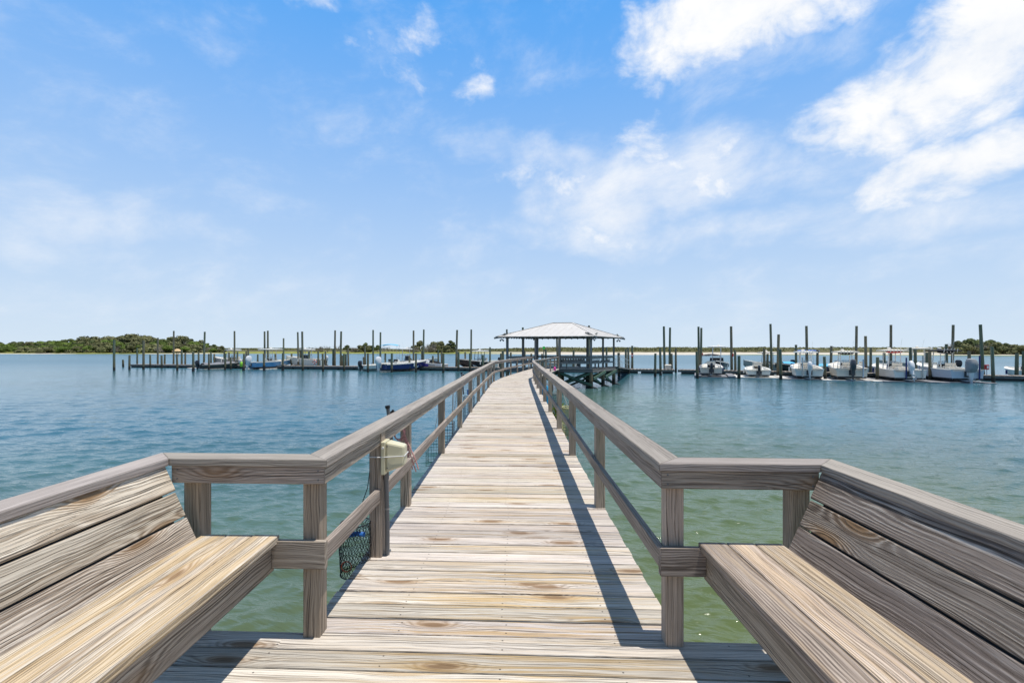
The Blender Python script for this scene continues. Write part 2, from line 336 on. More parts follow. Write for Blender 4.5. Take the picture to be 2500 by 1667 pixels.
# ------------------------------------------------------------------ mesh builder
class MB:
    def __init__(s): s.v = []; s.f = []; s.uv = []; s.c = []; s.mi = []
    def poly(s, pts, uvs=None, col=(0.5, 0.5, 0.5), mi=0):
        k = len(s.v); s.v += [tuple(p) for p in pts]; s.f.append(list(range(k, k + len(pts))))
        s.uv.append(uvs or [(p[0], p[1]) for p in pts]); s.c.append(col); s.mi.append(mi)
    def hexa(s, p, A, mi=0, seed=None):
        """p: 8 corners, bottom ring of 4 (ccw from above) then top ring; A: grain direction"""
        A = Vector(A).normalized(); r = (rng.random(), rng.random(), rng.random())
        ou = rng.uniform(0, 60); ov = rng.randint(0, 60)
        P = [Vector(q) for q in p]; ctr = sum(P, Vector()) / 8
        k = len(s.v); s.v += [tuple(q) for q in P]
        for ids in ((3, 2, 1, 0), (4, 5, 6, 7), (0, 1, 5, 4), (1, 2, 6, 5), (2, 3, 7, 6), (3, 0, 4, 7)):
            q = [P[i] for i in ids]
            n = (q[1] - q[0]).cross(q[3] - q[0])
            if n.length < 1e-9: n = (q[2] - q[1]).cross(q[3] - q[1])
            if n.length < 1e-12: n = Vector((0, 0, 1))
            n.normalize()
            if abs(n.dot(A)) > 0.8:
                B = n.orthogonal().normalized(); Cc = n.cross(B)
                uvs = [((x - ctr).dot(B) * 0.3 + ou, (x - ctr).dot(Cc) + ov + 0.5) for x in q]
            else:
                B = n.cross(A).normalized()
                uvs = [((x - ctr).dot(A) + ou, (x - ctr).dot(B) + ov + 0.5) for x in q]
            s.f.append([k + i for i in ids]); s.uv.append(uvs); s.c.append(r); s.mi.append(mi)
    def box(s, c, A, B, la, lb, ln, mi=0):
        """box centred at c; A length dir, B width dir; third axis A x B"""
        A = Vector(A).normalized(); B = Vector(B); B = (B - A * B.dot(A)).normalized(); N = A.cross(B)
        c = Vector(c); a = A * la / 2; b = B * lb / 2; n = N * ln / 2
        s.hexa([c - a - b - n, c + a - b - n, c + a + b - n, c - a + b - n, c - a - b + n, c + a - b + n, c + a + b + n, c - a + b + n], A, mi)
    def beam(s, p, q, w_, h_, mi=0, up=(0, 0, 1)):
        """rectangular bar from p to q: w_ across, h_ along up"""
        p = Vector(p); q = Vector(q); A = (q - p)
        L = A.length; A.normalize(); U = Vector(up); 
        if abs(A.dot(U)) > 0.99: U = Vector((0, 1, 0))
        B = U.cross(A).normalized()
        s.box((p + q) / 2, A, B, L, w_, h_, mi)
    def tube(s, pts, rad, n=8, mi=0, cap=True):
        pts = [Vector(p) for p in pts]
        rads = rad if isinstance(rad, (list, tuple)) else [rad] * len(pts)
        col = (rng.random(), rng.random(), rng.random()); ou = rng.uniform(0, 50)
        k = len(s.v); prev = None; L = 0
        for i, p in enumerate(pts):
            d = (pts[min(i + 1, len(pts) - 1)] - pts[max(i - 1, 0)]).normalized()
            if prev is None: prev = d.orthogonal().normalized()
            prev = (prev - d * prev.dot(d)).normalized(); B = d.cross(prev)
            for j in range(n):
                a = 2 * math.pi * j / n
                s.v.append(tuple(p + (prev * math.cos(a) + B * math.sin(a)) * rads[i]))
        for i in range(len(pts) - 1):
            l2 = L + (pts[i + 1] - pts[i]).length
            for j in range(n):
                j2 = (j + 1) % n
                s.f.append([k + i * n + j, k + i * n + j2, k + (i + 1) * n + j2, k + (i + 1) * n + j])
                s.uv.append([(L + ou, j * 0.05), (L + ou, j * 0.05 + .05), (l2 + ou, j * 0.05 + .05), (l2 + ou, j * 0.05)]); s.c.append(col); s.mi.append(mi)
            L = l2
        if cap:
            for base, rev in ((k, True), (k + (len(pts) - 1) * n, False)):
                ids = [base + j for j in range(n)]
                if rev: ids.reverse()
                s.f.append(ids); s.uv.append([(ou, 0)] * n); s.c.append(col); s.mi.append(mi)
    def loft(s, rings, closed=True, caps=True, mi=0):
        """rings of equal length joined by quads"""
        k = len(s.v); n = len(rings[0]); col = (rng.random(), rng.random(), rng.random())
        for r in rings: s.v += [tuple(p) for p in r]
        m = n if closed else n - 1
        for i in range(len(rings) - 1):
            for j in range(m):
                j2 = (j + 1) % n; ids = [k + i * n + j, k + i * n + j2, k + (i + 1) * n + j2, k + (i + 1) * n + j]
                s.f.append(ids); s.uv.append([(s.v[x][0], s.v[x][2]) for x in ids]); s.c.append(col); s.mi.append(mi)
        if caps:
            for i, rev in ((0, True), (len(rings) - 1, False)):
                ids = [k + i * n + j for j in range(n)]
                if rev: ids.reverse()
                s.f.append(ids); s.uv.append([(0, 0)] * n); s.c.append(col); s.mi.append(mi)
    def ell(s, c, rx, ry, rz, n=12, m=8, mi=0, pw=1.0):
        c = Vector(c); rings = []
        for i in range(m + 1):
            ph = -math.pi / 2 + math.pi * i / m; cz = math.sin(ph); cr = max(math.cos(ph), 0.02) ** pw
            rings.append([(c.x + rx * cr * math.cos(2 * math.pi * j / n), c.y + ry * cr * math.sin(2 * math.pi * j / n), c.z + rz * (abs(cz) ** pw) * (1 if cz > 0 else -1)) for j in range(n)])
        s.loft(rings, mi=mi)
    def build(s, name, mats, parent=None, smooth=False, bevel=0.0, flip=False):
        me = bpy.data.meshes.new(name); me.from_pydata(s.v, [], s.f)
        uvl = me.uv_layers.new(name='UVMap'); ca = me.color_attributes.new('rnd', 'FLOAT_COLOR', 'CORNER')
        flat = []; cols = []
        for uvs, c in zip(s.uv, s.c):
            for q in uvs: flat += [q[0], q[1]]; cols += [c[0], c[1], c[2], 1.0]
        me.uv_layers['UVMap'].data.foreach_set('uv', flat); me.color_attributes['rnd'].data.foreach_set('color', cols)
        if not isinstance(mats, (list, tuple)): mats = [mats]
        for m in mats: me.materials.append(M[m] if isinstance(m, str) else m)
        me.polygons.foreach_set('material_index', s.mi)
        bm = bmesh.new(); bm.from_mesh(me)
        if smooth: 
            bmesh.ops.remove_doubles(bm, verts=bm.verts, dist=1e-5)
        bmesh.ops.recalc_face_normals(bm, faces=bm.faces); bm.to_mesh(me); bm.free()
        if smooth:
            me.polygons.foreach_set('use_smooth', [True] * len(me.polygons))
            try: me.set_sharp_from_angle(angle=R(38))
            except Exception: pass
        o = bpy.data.objects.new(name, me); C.objects.link(o)
        if parent is not None: o.parent = parent
        if bevel:
            b = o.modifiers.new('bevel', 'BEVEL'); b.width = bevel; b.segments = 2; b.limit_method = 'ANGLE'; b.angle_limit = R(40)
        return o
def tag(o, label=None, cat=None, group=None, kind=None):
    if label: o['label'] = label
    if cat: o['category'] = cat
    if group: o['group'] = group
    if kind: o['kind'] = kind
    return o
def empty(name, loc=(0, 0, 0), rz=0.0):
    o = bpy.data.objects.new(name, None); C.objects.link(o); o.location = loc; o.rotation_euler = (0, 0, rz)
    o.empty_display_size = 0.2; return o
def copy_tree(o, parent=None):
    c = o.copy(); C.objects.link(c); c.parent = parent
    for ch in o.children: copy_tree(ch, c)
    return c
ORD = ['first', 'second', 'third', 'fourth', 'fifth', 'sixth', 'seventh', 'eighth', 'ninth', 'tenth', 'eleventh', 'twelfth', 'thirteenth', 'fourteenth', 'fifteenth',
       'sixteenth', 'seventeenth', 'eighteenth', 'nineteenth', 'twentieth']
ORD += ['twenty-' + x for x in ORD[:9]] + ['thirtieth'] + ['thirty-' + x for x in ORD[:9]] + ['fortieth'] + ['forty-' + x for x in ORD[:9]] + ['fiftieth'] + ['fifty-' + x for x in ORD[:9]] + ['sixtieth']

# ------------------------------------------------------------------ water
def build_water():
    import numpy as np
    rs = np.random.RandomState(11)
    ang = np.concatenate([np.radians(np.arange(-180, -58, 4.0)), np.radians(np.linspace(-57, 57, 620)), np.radians(np.arange(60, 180, 4.0))])
    rad = 1.6 * np.power(3400 / 1.6, (np.arange(780) / 779.0) ** 1.0)
    rad = np.concatenate([1.6 * np.power(120 / 1.6, np.arange(760) / 760.0), 120 * np.power(3400 / 120., np.arange(40) / 39.0)])
    A_, R_ = np.meshgrid(ang, rad); X = R_ * np.sin(A_); Y = R_ * np.cos(A_); Zw = np.zeros_like(X)
    dr = np.gradient(rad)[:, None]; da = np.gradient(ang)[None, :] * R_; cell = np.maximum(dr, da)
    patch_ = 0.75 + 0.25 * np.sin(X * 0.11 + 1.3 * np.sin(Y * 0.07)) * np.cos(Y * 0.16 + X * 0.05)
    def sst(e0, e1, v): v = np.clip((v - e0) / (e1 - e0), 0, 1); return v * v * (3 - 2 * v)
    shel = sst(16, 34, Y) * sst(84, 72, Y + 0.3 * X)
    N_ = 110
    for i in range(N_):
        lam = 0.13 * (1.5 / 0.13) ** (i / (N_ - 1.0)) * rs.uniform(.93, 1.07)
        th = math.radians(rs.normal(102, 27)); kx, ky = math.cos(th), math.sin(th)
        kk_ = 2 * math.pi / lam; slope = 0.042 * (1.0 if lam < 0.7 else 0.6)
        att = np.clip((lam / (cell * 3.2)) - 0.35, 0, 1)
        sh_ = 1 - shel * (0.78 if lam < 0.5 else 0.62)
        wob = 0.6 * np.sin(X * (0.9 / lam * .35) + i) + 0.6 * np.sin(Y * (0.9 / lam * .3) + 2.1 * i)
        Zw += slope / kk_ * att * sh_ * patch_ * np.sin(kk_ * (kx * X + ky * Y) + rs.uniform(0, 6.28) + wob)
    Zw += 0.22 * np.abs(Zw) * (R_ < 60)
    nr, na = X.shape
    V = np.stack([X.ravel(), Y.ravel(), Zw.ravel()], 1); V = np.vstack([V, [[0, 0, 0]]])
    I, J = np.meshgrid(np.arange(nr - 1), np.arange(na), indexing='ij'); J2 = (J + 1) % na
    Q = np.stack([I * na + J, I * na + J2, (I + 1) * na + J2, (I + 1) * na + J], -1).reshape(-1, 4)
    T_ = np.stack([np.full(na, nr * na), (np.arange(na) + 1) % na, np.arange(na)], 1)
    me = bpy.data.meshes.new('water'); me.vertices.add(len(V)); me.vertices.foreach_set('co', V.ravel())
    loops = np.concatenate([Q.ravel(), T_.ravel()]); me.loops.add(len(loops)); me.loops.foreach_set('vertex_index', loops.astype(np.int32))
    starts = np.concatenate([np.arange(len(Q)) * 4, len(Q) * 4 + np.arange(len(T_)) * 3]); me.polygons.add(len(starts)); me.polygons.foreach_set('loop_start', starts.astype(np.int32))
    me.update(calc_edges=True); me.validate()
    if me.polygons[0].normal.z < 0: me.flip_normals()
    me.polygons.foreach_set('use_smooth', [True] * len(me.polygons))
    m, t, b = mat('tidal_water')
    g = t.new('ShaderNodeNewGeometry').outputs['Position']; x, y, z = t.sep(g)
    big = t.noise(t.xyz(t.m('MULTIPLY', x, 0.03), t.m('MULTIPLY', y, 0.05), 0), 1.0, 3, 0.5)
    ry = t.m('ADD', y, t.m('MULTIPLY', x, 0.22))
    w1 = t.noise(t.xyz(t.m('MULTIPLY', x, 1.5), t.m('MULTIPLY', ry, 4.2), 0), 1.0, 3, 0.55, 0.6)
    w2 = t.noise(t.xyz(t.m('MULTIPLY', x, 4.5), t.m('MULTIPLY', ry, 11.0), 2), 1.0, 4, 0.55, 0.4)
    w3 = t.noise(t.xyz(t.m('MULTIPLY', x, 0.25), t.m('MULTIPLY', ry, 0.8), 5), 1.0, 2, 0.5)
    h = t.m('ADD', t.m('ADD', t.m('MULTIPLY', w1, 0.14), t.m('MULTIPLY', w2, 0.055)), t.m('MULTIPLY', w3, 0.15))
    bn = t.new('ShaderNodeBump'); bn.inputs['Strength'].default_value = 1.0; bn.inputs['Distance'].default_value = 1.0
    t.put(bn.inputs['Height'], t.m('MULTIPLY', h, t.mr(y, 6, 60, 0.35, 0.12))); t.l.new(bn.outputs[0], b.inputs['Normal'])
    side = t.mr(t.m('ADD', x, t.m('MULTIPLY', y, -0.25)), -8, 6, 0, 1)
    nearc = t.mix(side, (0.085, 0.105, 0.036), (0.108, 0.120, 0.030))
    farc = (0.042, 0.125, 0.16)  # blue of the reflected sky put into the far water's base colour
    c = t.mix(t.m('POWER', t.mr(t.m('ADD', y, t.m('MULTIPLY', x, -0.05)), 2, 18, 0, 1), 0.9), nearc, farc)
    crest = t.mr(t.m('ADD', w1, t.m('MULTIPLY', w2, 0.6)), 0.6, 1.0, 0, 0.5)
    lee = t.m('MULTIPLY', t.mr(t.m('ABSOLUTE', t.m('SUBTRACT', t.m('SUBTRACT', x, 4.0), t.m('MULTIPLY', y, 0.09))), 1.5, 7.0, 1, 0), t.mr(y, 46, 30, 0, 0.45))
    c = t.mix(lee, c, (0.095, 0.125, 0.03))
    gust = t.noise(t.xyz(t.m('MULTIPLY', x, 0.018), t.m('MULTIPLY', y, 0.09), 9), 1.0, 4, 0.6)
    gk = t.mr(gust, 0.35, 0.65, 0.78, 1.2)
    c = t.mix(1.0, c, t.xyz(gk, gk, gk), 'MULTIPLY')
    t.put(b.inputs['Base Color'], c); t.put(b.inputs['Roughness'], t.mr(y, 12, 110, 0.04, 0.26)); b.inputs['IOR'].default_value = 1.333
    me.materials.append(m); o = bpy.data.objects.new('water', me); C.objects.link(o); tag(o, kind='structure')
build_water()

# ------------------------------------------------------------------ far land
def interp(tab, x):
    if x <= tab[0][0]: return tab[0][1]
    for (a, b), (c, d) in zip(tab, tab[1:]):
        if x <= c: return b + (d - b) * (x - a) / (c - a)
    return tab[-1][1]
SHORE = [(-900, 330), (0, 318), (330, 320), (480, 326), (700, 335), (1100, 330), (1270, 300), (1350, 270), (1800, 262), (2100, 250), (2300, 232), (2500, 222), (3400, 200)]
def land_h(px, s, d):
    """height of the land s metres behind the waterline"""
    k = max(0, min(1, (px - 1150) / 200))        # 0 = marsh side, 1 = beach side
    left = interp([(0, -0.05), (3, 0.25), (10, 0.6), (30, 1.3), (60, 1.6), (120, 2.2), (400, 2.6), (1500, 4)], s)
    right = interp([(0, -0.05), (4, 0.18), (40, 0.85), (50, 1.8), (75, 2.35), (120, 2.5), (200, 3.2), (270, 5.0), (320, 4.9), (1500, 4)], s)
    return left * (1 - k) + right * k
def hnoise(x, y):
    from mathutils import noise
    return noise.fractal(Vector((x * 0.03, y * 0.03, 0)), 0.9, 2.1, 4)
def build_land():
    mb = MB(); cols = []; 
    pxs = [-900 + 12 * i for i in range(int(4300 / 12) + 1)]
    ss = [0, 1.5, 3, 6, 10, 15, 20, 26, 32, 40, 44, 48, 54, 62, 75, 90, 110, 135, 160, 190, 220, 245, 270, 300, 350, 450, 700, 1500]
    V = []
    for px in pxs:
        d0 = interp(SHORE, px); a = (px - 1250) / F
        for s in ss:
            d = d0 + s + hnoise(px * 0.7, 3) * 4
            x = a * d
            h = land_h(px, s, d)
            if s > 8: h += hnoise(x, d) * min(1, s / 60) * (0.7 if s > 180 else 0.35)
            V.append((x, d, h))
    n = len(ss); Fc = []
    for i in range(len(pxs) - 1):
        for j in range(n - 1):
            Fc.append([i * n + j, (i + 1) * n + j, (i + 1) * n + j + 1, i * n + j + 1])
    me = bpy.data.meshes.new('shore_land'); me.from_pydata(V, [], Fc)
    uvl = me.uv_layers.new(name='UVMap')
    for p in me.polygons:
        p.use_smooth = True
        for li in p.loop_indices:
            vi = me.loops[li].vertex_index
            uvl.data[li].uv = (pxs[vi // n], ss[vi % n])
    m, t, b = mat('shore_ground')
    px, s, _ = t.sep(t.new('ShaderNodeUVMap', uv_map='UVMap').outputs[0])
    g = t.new('ShaderNodeNewGeometry').outputs['Position']; gx, gy, gz = t.sep(g)
    n1 = t.noise(t.xyz(t.m('MULTIPLY', gx, 0.05), t.m('MULTIPLY', gy, 0.05), 0), 1.0, 5, 0.65)
    n2 = t.noise(t.xyz(t.m('MULTIPLY', gx, 0.4), t.m('MULTIPLY', gy, 0.10), 0), 1.0, 5, 0.7)
    s2 = t.m('ADD', s, t.m('MULTIPLY', t.m('SUBTRACT', n1, 0.5), 22))
    kr = t.mr(px, 1120, 1330, 0, 1)
    # marsh side
    grass = t.mix(t.mr(n2, 0.35, 0.65), (0.17, 0.20, 0.04), (0.28, 0.27, 0.09))
    brown = t.mix(t.mr(n2, 0.35, 0.65), (0.075, 0.075, 0.035), (0.13, 0.12, 0.06))
    lc = t.mix(t.mr(s2, 26, 42), grass, brown)
    lsand = t.m('MULTIPLY', t.mr(s2, 7, 3, 0, 1), t.m('MAXIMUM', t.mr(px, 190, 150, 0, 1), t.m('MULTIPLY', t.mr(px, 340, 370), t.mr(px, 560, 520))))
    lc = t.mix(lsand, lc, (0.62, 0.56, 0.46))
    # beach side
    sand = t.mix(t.mr(n1, 0.3, 0.7), (0.50, 0.45, 0.37), (0.58, 0.53, 0.45))
    dune = t.mix(t.mr(n2, 0.35, 0.62), (0.095, 0.10, 0.04), (0.17, 0.16, 0.08))
    dune = t.mix(t.mr(t.m('ADD', n1, t.m('MULTIPLY', n2, 0.4)), 0.80, 0.88, 0, 0.7), dune, (0.45, 0.39, 0.28))
    rc = t.mix(t.mr(s2, 40, 46), sand, (0.115, 0.105, 0.05))
    rc = t.mix(t.mr(s2, 90, 160), rc, dune)
    fringe = t.m('MULTIPLY', t.mr(s, 7, 4), t.mr(t.m('ADD', px, t.m('MULTIPLY', n1, 100)), 1800, 1880))
    rc = t.mix(fringe, rc, (0.14, 0.19, 0.04))
    c = t.mix(kr, lc, rc)
    t.put(b.inputs['Base Color'], c); b.inputs['Roughness'].default_value = 0.95; b.inputs['Specular IOR Level'].default_value = 0.1
    me.materials.append(m)
    o = bpy.data.objects.new('shore_land', me); C.objects.link(o); tag(o, kind='structure')
build_land()
def ground_at(x, y):
    px = 1250 + x * F / y; s = y - interp(SHORE, px)
    return max(0, land_h(px, max(0, s), y))

def crown_mesh(name, material, seed, w_=3.0, h_=2.6, clumps=16, per=95, leaf=0.34, base=0.35):
    r = random.Random(seed); mb = MB()
    for i in range(clumps):
        a = r.uniform(0, 6.283); q = r.random() ** 0.6; zz = r.random()
        cx, cy = math.cos(a) * q * w_ * (0.85 if zz < 0.6 else 0.55), math.sin(a) * q * w_ * (0.85 if zz < 0.6 else 0.55)
        cz = base * h_ + zz * h_ * 1.15 * (1 - 0.35 * q)
        rad = r.uniform(0.22, 0.42) * w_
        for k in range(per):
            v = Vector((r.gauss(0, 1), r.gauss(0, 1), r.gauss(0, 1)))
            if v.length < 0.01: continue
            v.normalize(); v *= rad * (0.72 + 0.36 * r.random()); v.z *= 0.62
            p = Vector((cx, cy, cz)) + v
            n = (v.normalized() + Vector((r.uniform(-.7, .7), r.uniform(-.7, .7), r.uniform(-.3, .8)))).normalized()
            t1 = n.orthogonal().normalized(); t2 = n.cross(t1); rot = r.uniform(0, 6.28)
            e1 = t1 * math.cos(rot) + t2 * math.sin(rot); e2 = n.cross(e1); L = leaf * r.uniform(0.6, 1.5)
            mb.poly([p - e1 * L - e2 * L * 0.45, p + e1 * L - e2 * L * 0.45, p + e1 * L * 0.6 + e2 * L * 0.55, p - e1 * L * 0.6 + e2 * L * 0.55])
    me_o = mb.build(name, material); return me_o
def trunk_mesh(name, seed, h_=3.0, w_=2.4, bare=False):
    r = random.Random(seed); mb = MB()
    top = Vector((r.uniform(-.3, .3), r.uniform(-.3, .3), h_ * 0.6))
    mb.tube([(0, 0, -0.4), top * 0.5 + Vector((r.uniform(-.15, .15), 0, 0)), top], [0.17, 0.13, 0.10], 7)
    for k in range(16 if bare else 6):
        a = r.uniform(0, 6.28); s0 = top * r.uniform(0.45, 1.0)
        e = s0 + Vector((math.cos(a) * w_ * r.uniform(.35, .9), math.sin(a) * w_ * r.uniform(.35, .9), h_ * r.uniform(0.2, 0.75)))
        mid = (s0 + e) / 2 + Vector((0, 0, -0.15))
        mb.tube([s0, mid, e], [0.07, 0.045, 0.02], 5)
        if bare:
            for q in range(4):
                e2 = e + Vector((r.uniform(-.7, .7), r.uniform(-.7, .7), r.uniform(0.1, .9)))
                mb.tube([mid.lerp(e, r.random()), e2], [0.03, 0.012], 4)
    return mb.build(name, 'twig_grey' if bare else 'bark')
protos = {}
def tree_proto(kind):
    if kind in protos: return protos[kind]
    spec = {'dark': ('leaf_dark', 11, 3.4, 3.2, 18), 'dark2': ('leaf_dark', 14, 3.0, 3.6, 15), 'bright': ('leaf_bright', 21, 3.4, 2.8, 17), 'olive': ('leaf_olive', 31, 3.5, 3.0, 17),
            'olive2': ('leaf_olive', 37, 3.0, 3.4, 14), 'scrub': ('leaf_olive', 41, 3.0, 1.7, 13), 'grey': ('twig_grey', 51, 3.0, 2.3, 9), 'airy': ('leaf_dark', 61, 2.6, 3.0, 8), 'bare': ('twig_grey', 71, 2.2, 2.6, 4)}[kind]
    cr = crown_mesh('crown', spec[0], spec[1], spec[2], spec[3], spec[4], per={'grey': 110, 'bare': 30, 'airy': 150}.get(kind, 210), leaf={'grey': 0.13, 'bare': 0.12}.get(kind, 0.20), base=0.12 if kind in ('scrub', 'grey') else 0.3)
    tr = trunk_mesh('trunk', spec[1] + 1, spec[3], spec[2], kind in ('bare', 'grey'))
    zs = sorted(v.co.z for v in cr.data.vertices); protos[kind] = (cr.data, tr.data, max(zs[int(len(zs) * .96)], max(v.co.z for v in tr.data.vertices) * .92))
    bpy.data.objects.remove(cr); bpy.data.objects.remove(tr)
    return protos[kind]
LAB = {'dark': 'dark dense tree', 'dark2': 'narrow dark tree', 'bright': 'bright green bushy tree', 'olive': 'broad olive tree', 'olive2': 'upright olive tree', 'scrub': 'low olive bush',
       'grey': 'grey twiggy shrub', 'airy': 'windswept open-crowned tree', 'bare': 'dead grey tree'}
def put_tree(kind, px, d, top, where, group, wide=1.0):
    cm, tm, h0 = tree_proto(kind)
    x = (px - 1250) * d / F; z0 = ground_at(x, d)
    hh = max(1.0, top - z0); sc = hh / h0
    e = empty('shrub' if kind in ('scrub', 'grey') else 'tree', (x, d, z0), rng.uniform(0, 6.28)); e.scale = (sc * wide, sc * wide, sc)
    c = bpy.data.objects.new('crown', cm); C.objects.link(c); c.parent = e
    tr = bpy.data.objects.new('trunk', tm); C.objects.link(tr); tr.parent = e
    tag(e, LAB[kind] + ' ' + where, 'shrub' if kind in ('scrub', 'grey') else 'tree', group)
CREST = [(-300, 838), (0, 836), (20, 834), (70, 835.5), (100, 834.5), (136, 833), (159, 829.5), (176, 829), (202, 828), (230, 824.5), (260, 823.5), (283, 819.5), (327, 820), (344, 821), (370, 819.5), (393, 826.5), (414, 822), (436, 823.5),
         (457, 829), (482, 831), (500, 836), (518, 839), (530, 840), (545, 846), (560, 849), (640, 850)]
r_ = random.Random(3)
for row, (dd, fr, step) in enumerate(((14, 0.45, 6.0), (26, 0.62, 6.5), (42, 0.82, 7.0), (60, 1.0, 7.5))):
    px = -200 + row * 7
    while px < 552:
        d = interp(SHORE, px) + dd + r_.uniform(-4, 4)
        crest = interp(CREST, px); full = CH + (HY - crest) * d / F
        top = 1.2 + (full - 1.2) * fr * r_.uniform(0.86, 1.02)
        if row == 0: kind = r_.choice(['bright', 'scrub', 'bright', 'scrub', 'grey']) if px < 250 else r_.choice(['scrub', 'grey', 'bright', 'grey', 'scrub'])
        elif px < 230: kind = r_.choice(['dark', 'bright', 'bright', 'dark2', 'olive'])
        elif row == 3: kind = r_.choice(['dark', 'olive', 'dark2', 'olive2', 'dark'])
        else: kind = r_.choice(['olive', 'dark', 'olive2', 'olive', 'grey', 'bright'])
        where = ['along the island shore', 'low in the island woods', 'amid the island woods', 'on the island skyline'][row]
        put_tree(kind, px, d, top, where, 'trees of the wooded island', r_.uniform(0.95, 1.2) if row < 3 else 1.05)
        px += step * r_.uniform(0.75, 1.25) * F / d
for (px, ty, kind, wd) in ((759, 846, 'bare', 1), (778, 845, 'grey', 1), (800, 843, 'bare', 1.1), (824, 842, 'bare', 1), (846, 843.5, 'airy', 1), (862, 847, 'grey', 1.2), (885, 845, 'scrub', 1), (893, 838, 'airy', 0.75), (905, 845, 'olive', 1), (921, 843.5, 'airy', 1), (938, 846, 'bare', 1),
                   (948, 845, 'bare', 1), (735, 848, 'grey', 1.3), (870, 849, 'grey', 1.2), (1002, 847, 'grey', 1), (1022, 835, 'olive2', 0.85), (1040, 839, 'bare', 1), (1052, 838, 'grey', 0.85), (1064, 837, 'olive', 0.8), (1077, 836, 'olive2', 0.9), (1085, 842, 'bare', 1), (1101, 834.5, 'dark2', 0.95), (1046, 847, 'grey', 1.3), (1012, 846, 'grey', 1.2), (1090, 845, 'scrub', 1)):
    d = interp(SHORE, px) + rng.uniform(16, 30)
    put_tree(kind, px, d, CH + (HY - ty) * d / F, 'on the marsh left of the gazebo' if px > 990 else 'on the marsh behind the navy boat', 'trees on the far marsh', wd)
for (px, ty, kind, wd) in ((2318, 842, 'grey', 1), (2330, 838, 'grey', 1), (2344, 834.5, 'airy', 1), (2352, 842, 'scrub', 1), (2359, 837, 'airy', 1), (2367, 843, 'grey', 1.1), (2377, 829, 'airy', 1.1), (2390, 840, 'grey', 1.2), (2399, 835, 'bare', 1), (2408, 842, 'olive', 1),
                   (2418, 832, 'airy', 1.0), (2428, 839, 'olive', 1), (2434, 837, 'airy', 1), (2446, 843, 'grey', 1), (2452, 839.5, 'airy', 1), (2462, 845, 'grey', 1.3), (2478, 843.5, 'olive', 1.1), (2492, 846, 'grey', 1), (2506, 845, 'olive', 1.2), (2520, 844, 'olive2', 1), (2540, 845, 'olive', 1.1), (2475, 850, 'scrub', 1.2), (2440, 850, 'scrub', 1.3), (2400, 850, 'scrub', 1.3), (2365, 851, 'grey', 1.2)):
    d = interp(SHORE, px) + rng.uniform(18, 34)
    put_tree(kind, px, d, CH + (HY - ty) * d / F, 'in the thicket on the right', 'trees of the thicket on the right', wd)
def scrub_mass():
    r = random.Random(9); mb = MB()
    def clump(x, y, z, w_, h_, nn):
        for k in range(nn):
            p = Vector((x + r.gauss(0, w_ * 0.4), y + r.gauss(0, w_ * 0.4), z + r.random() * h_))
            L = r.uniform(0.25, 0.6) * max(1, y / 400); a = r.uniform(0, 6.28); tl = r.uniform(-0.8, 0.8)
            e1 = Vector((math.cos(a), math.sin(a), tl * .3)); e2 = Vector((-math.sin(a) * .5, math.cos(a) * .5, 0.8))
            mb.poly([p - e1 * L, p + e1 * L, p + e1 * L * 0.6 + e2 * L, p - e1 * L * 0.6 + e2 * L])
    for i in range(330):       # distant low wood
        px = r.uniform(540, 1010); d = r.uniform(560, 640); hgt = (HY - interp([(540, 848.5), (700, 848.0), (860, 850.5), (1010, 851.5)], px)) * d / F + CH - 2.6
        clump((px - 1250) * d / F, d, 2.0, 9, max(0.8, hgt) * 0.8, 46)
    for i in range(800):       # scrub on the marsh and dunes beyond the gazebo
        px = r.uniform(980, 2330); d = interp(SHORE, px) + (r.uniform(150, 260) if r.random() < .6 else r.uniform(46, 70)); 
        if 1900 < px < 2300 and r.random() < .75: continue
        x = (px - 1250) * d / F
        clump(x, d, ground_at(x, d), r.uniform(6, 16), r.uniform(0.4, 1.1), 26)
    o = mb.build('distant_scrub', 'leaf_olive'); tag(o, 'low dark green scrub along the far marsh and dunes', 'scrub', kind='stuff')
scrub_mass()

# ------------------------------------------------------------------ boardwalk
K = -0.04                                   # boards are turned slightly to the line of sight
BD = Vector((1, K, 0)).normalized(); BN = Vector((-K, 1, 0)).normalized()
LP = [(2.487, -0.993), (4.55, -0.967), (6.87, -0.970), (9.11, -0.948), (11.4, -0.947), (13.8, -0.925), (16.2, -0.914), (18.7, -0.881), (20.9, -0.868), (22.3, -0.80), (25.5, -0.457), (28.2, -0.03), (30.6, 0.39), (33.2, 0.816), (35.6, 1.30), (37.4, 1.64)]
RP = [(2.41, 0.775), (4.51, 0.783), (6.74, 0.809), (8.98, 0.841), (11.4, 0.865), (13.7, 0.889), (15.96, 0.912), (18.4, 0.945), (20.5, 0.966), (22.6, 1.01), (24.6, 1.08), (26.9, 1.52), (29.2, 2.0), (31.6, 2.48), (34.0, 2.98), (36.6, 3.5)]
PW = 0.089
def LX(y): return interp([(p[0], p[1]) for p in LP], y)
def RX(y): return interp([(p[0], p[1]) for p in RP], y)
PL0, PR0 = -1.96, 1.72                      # platform sides
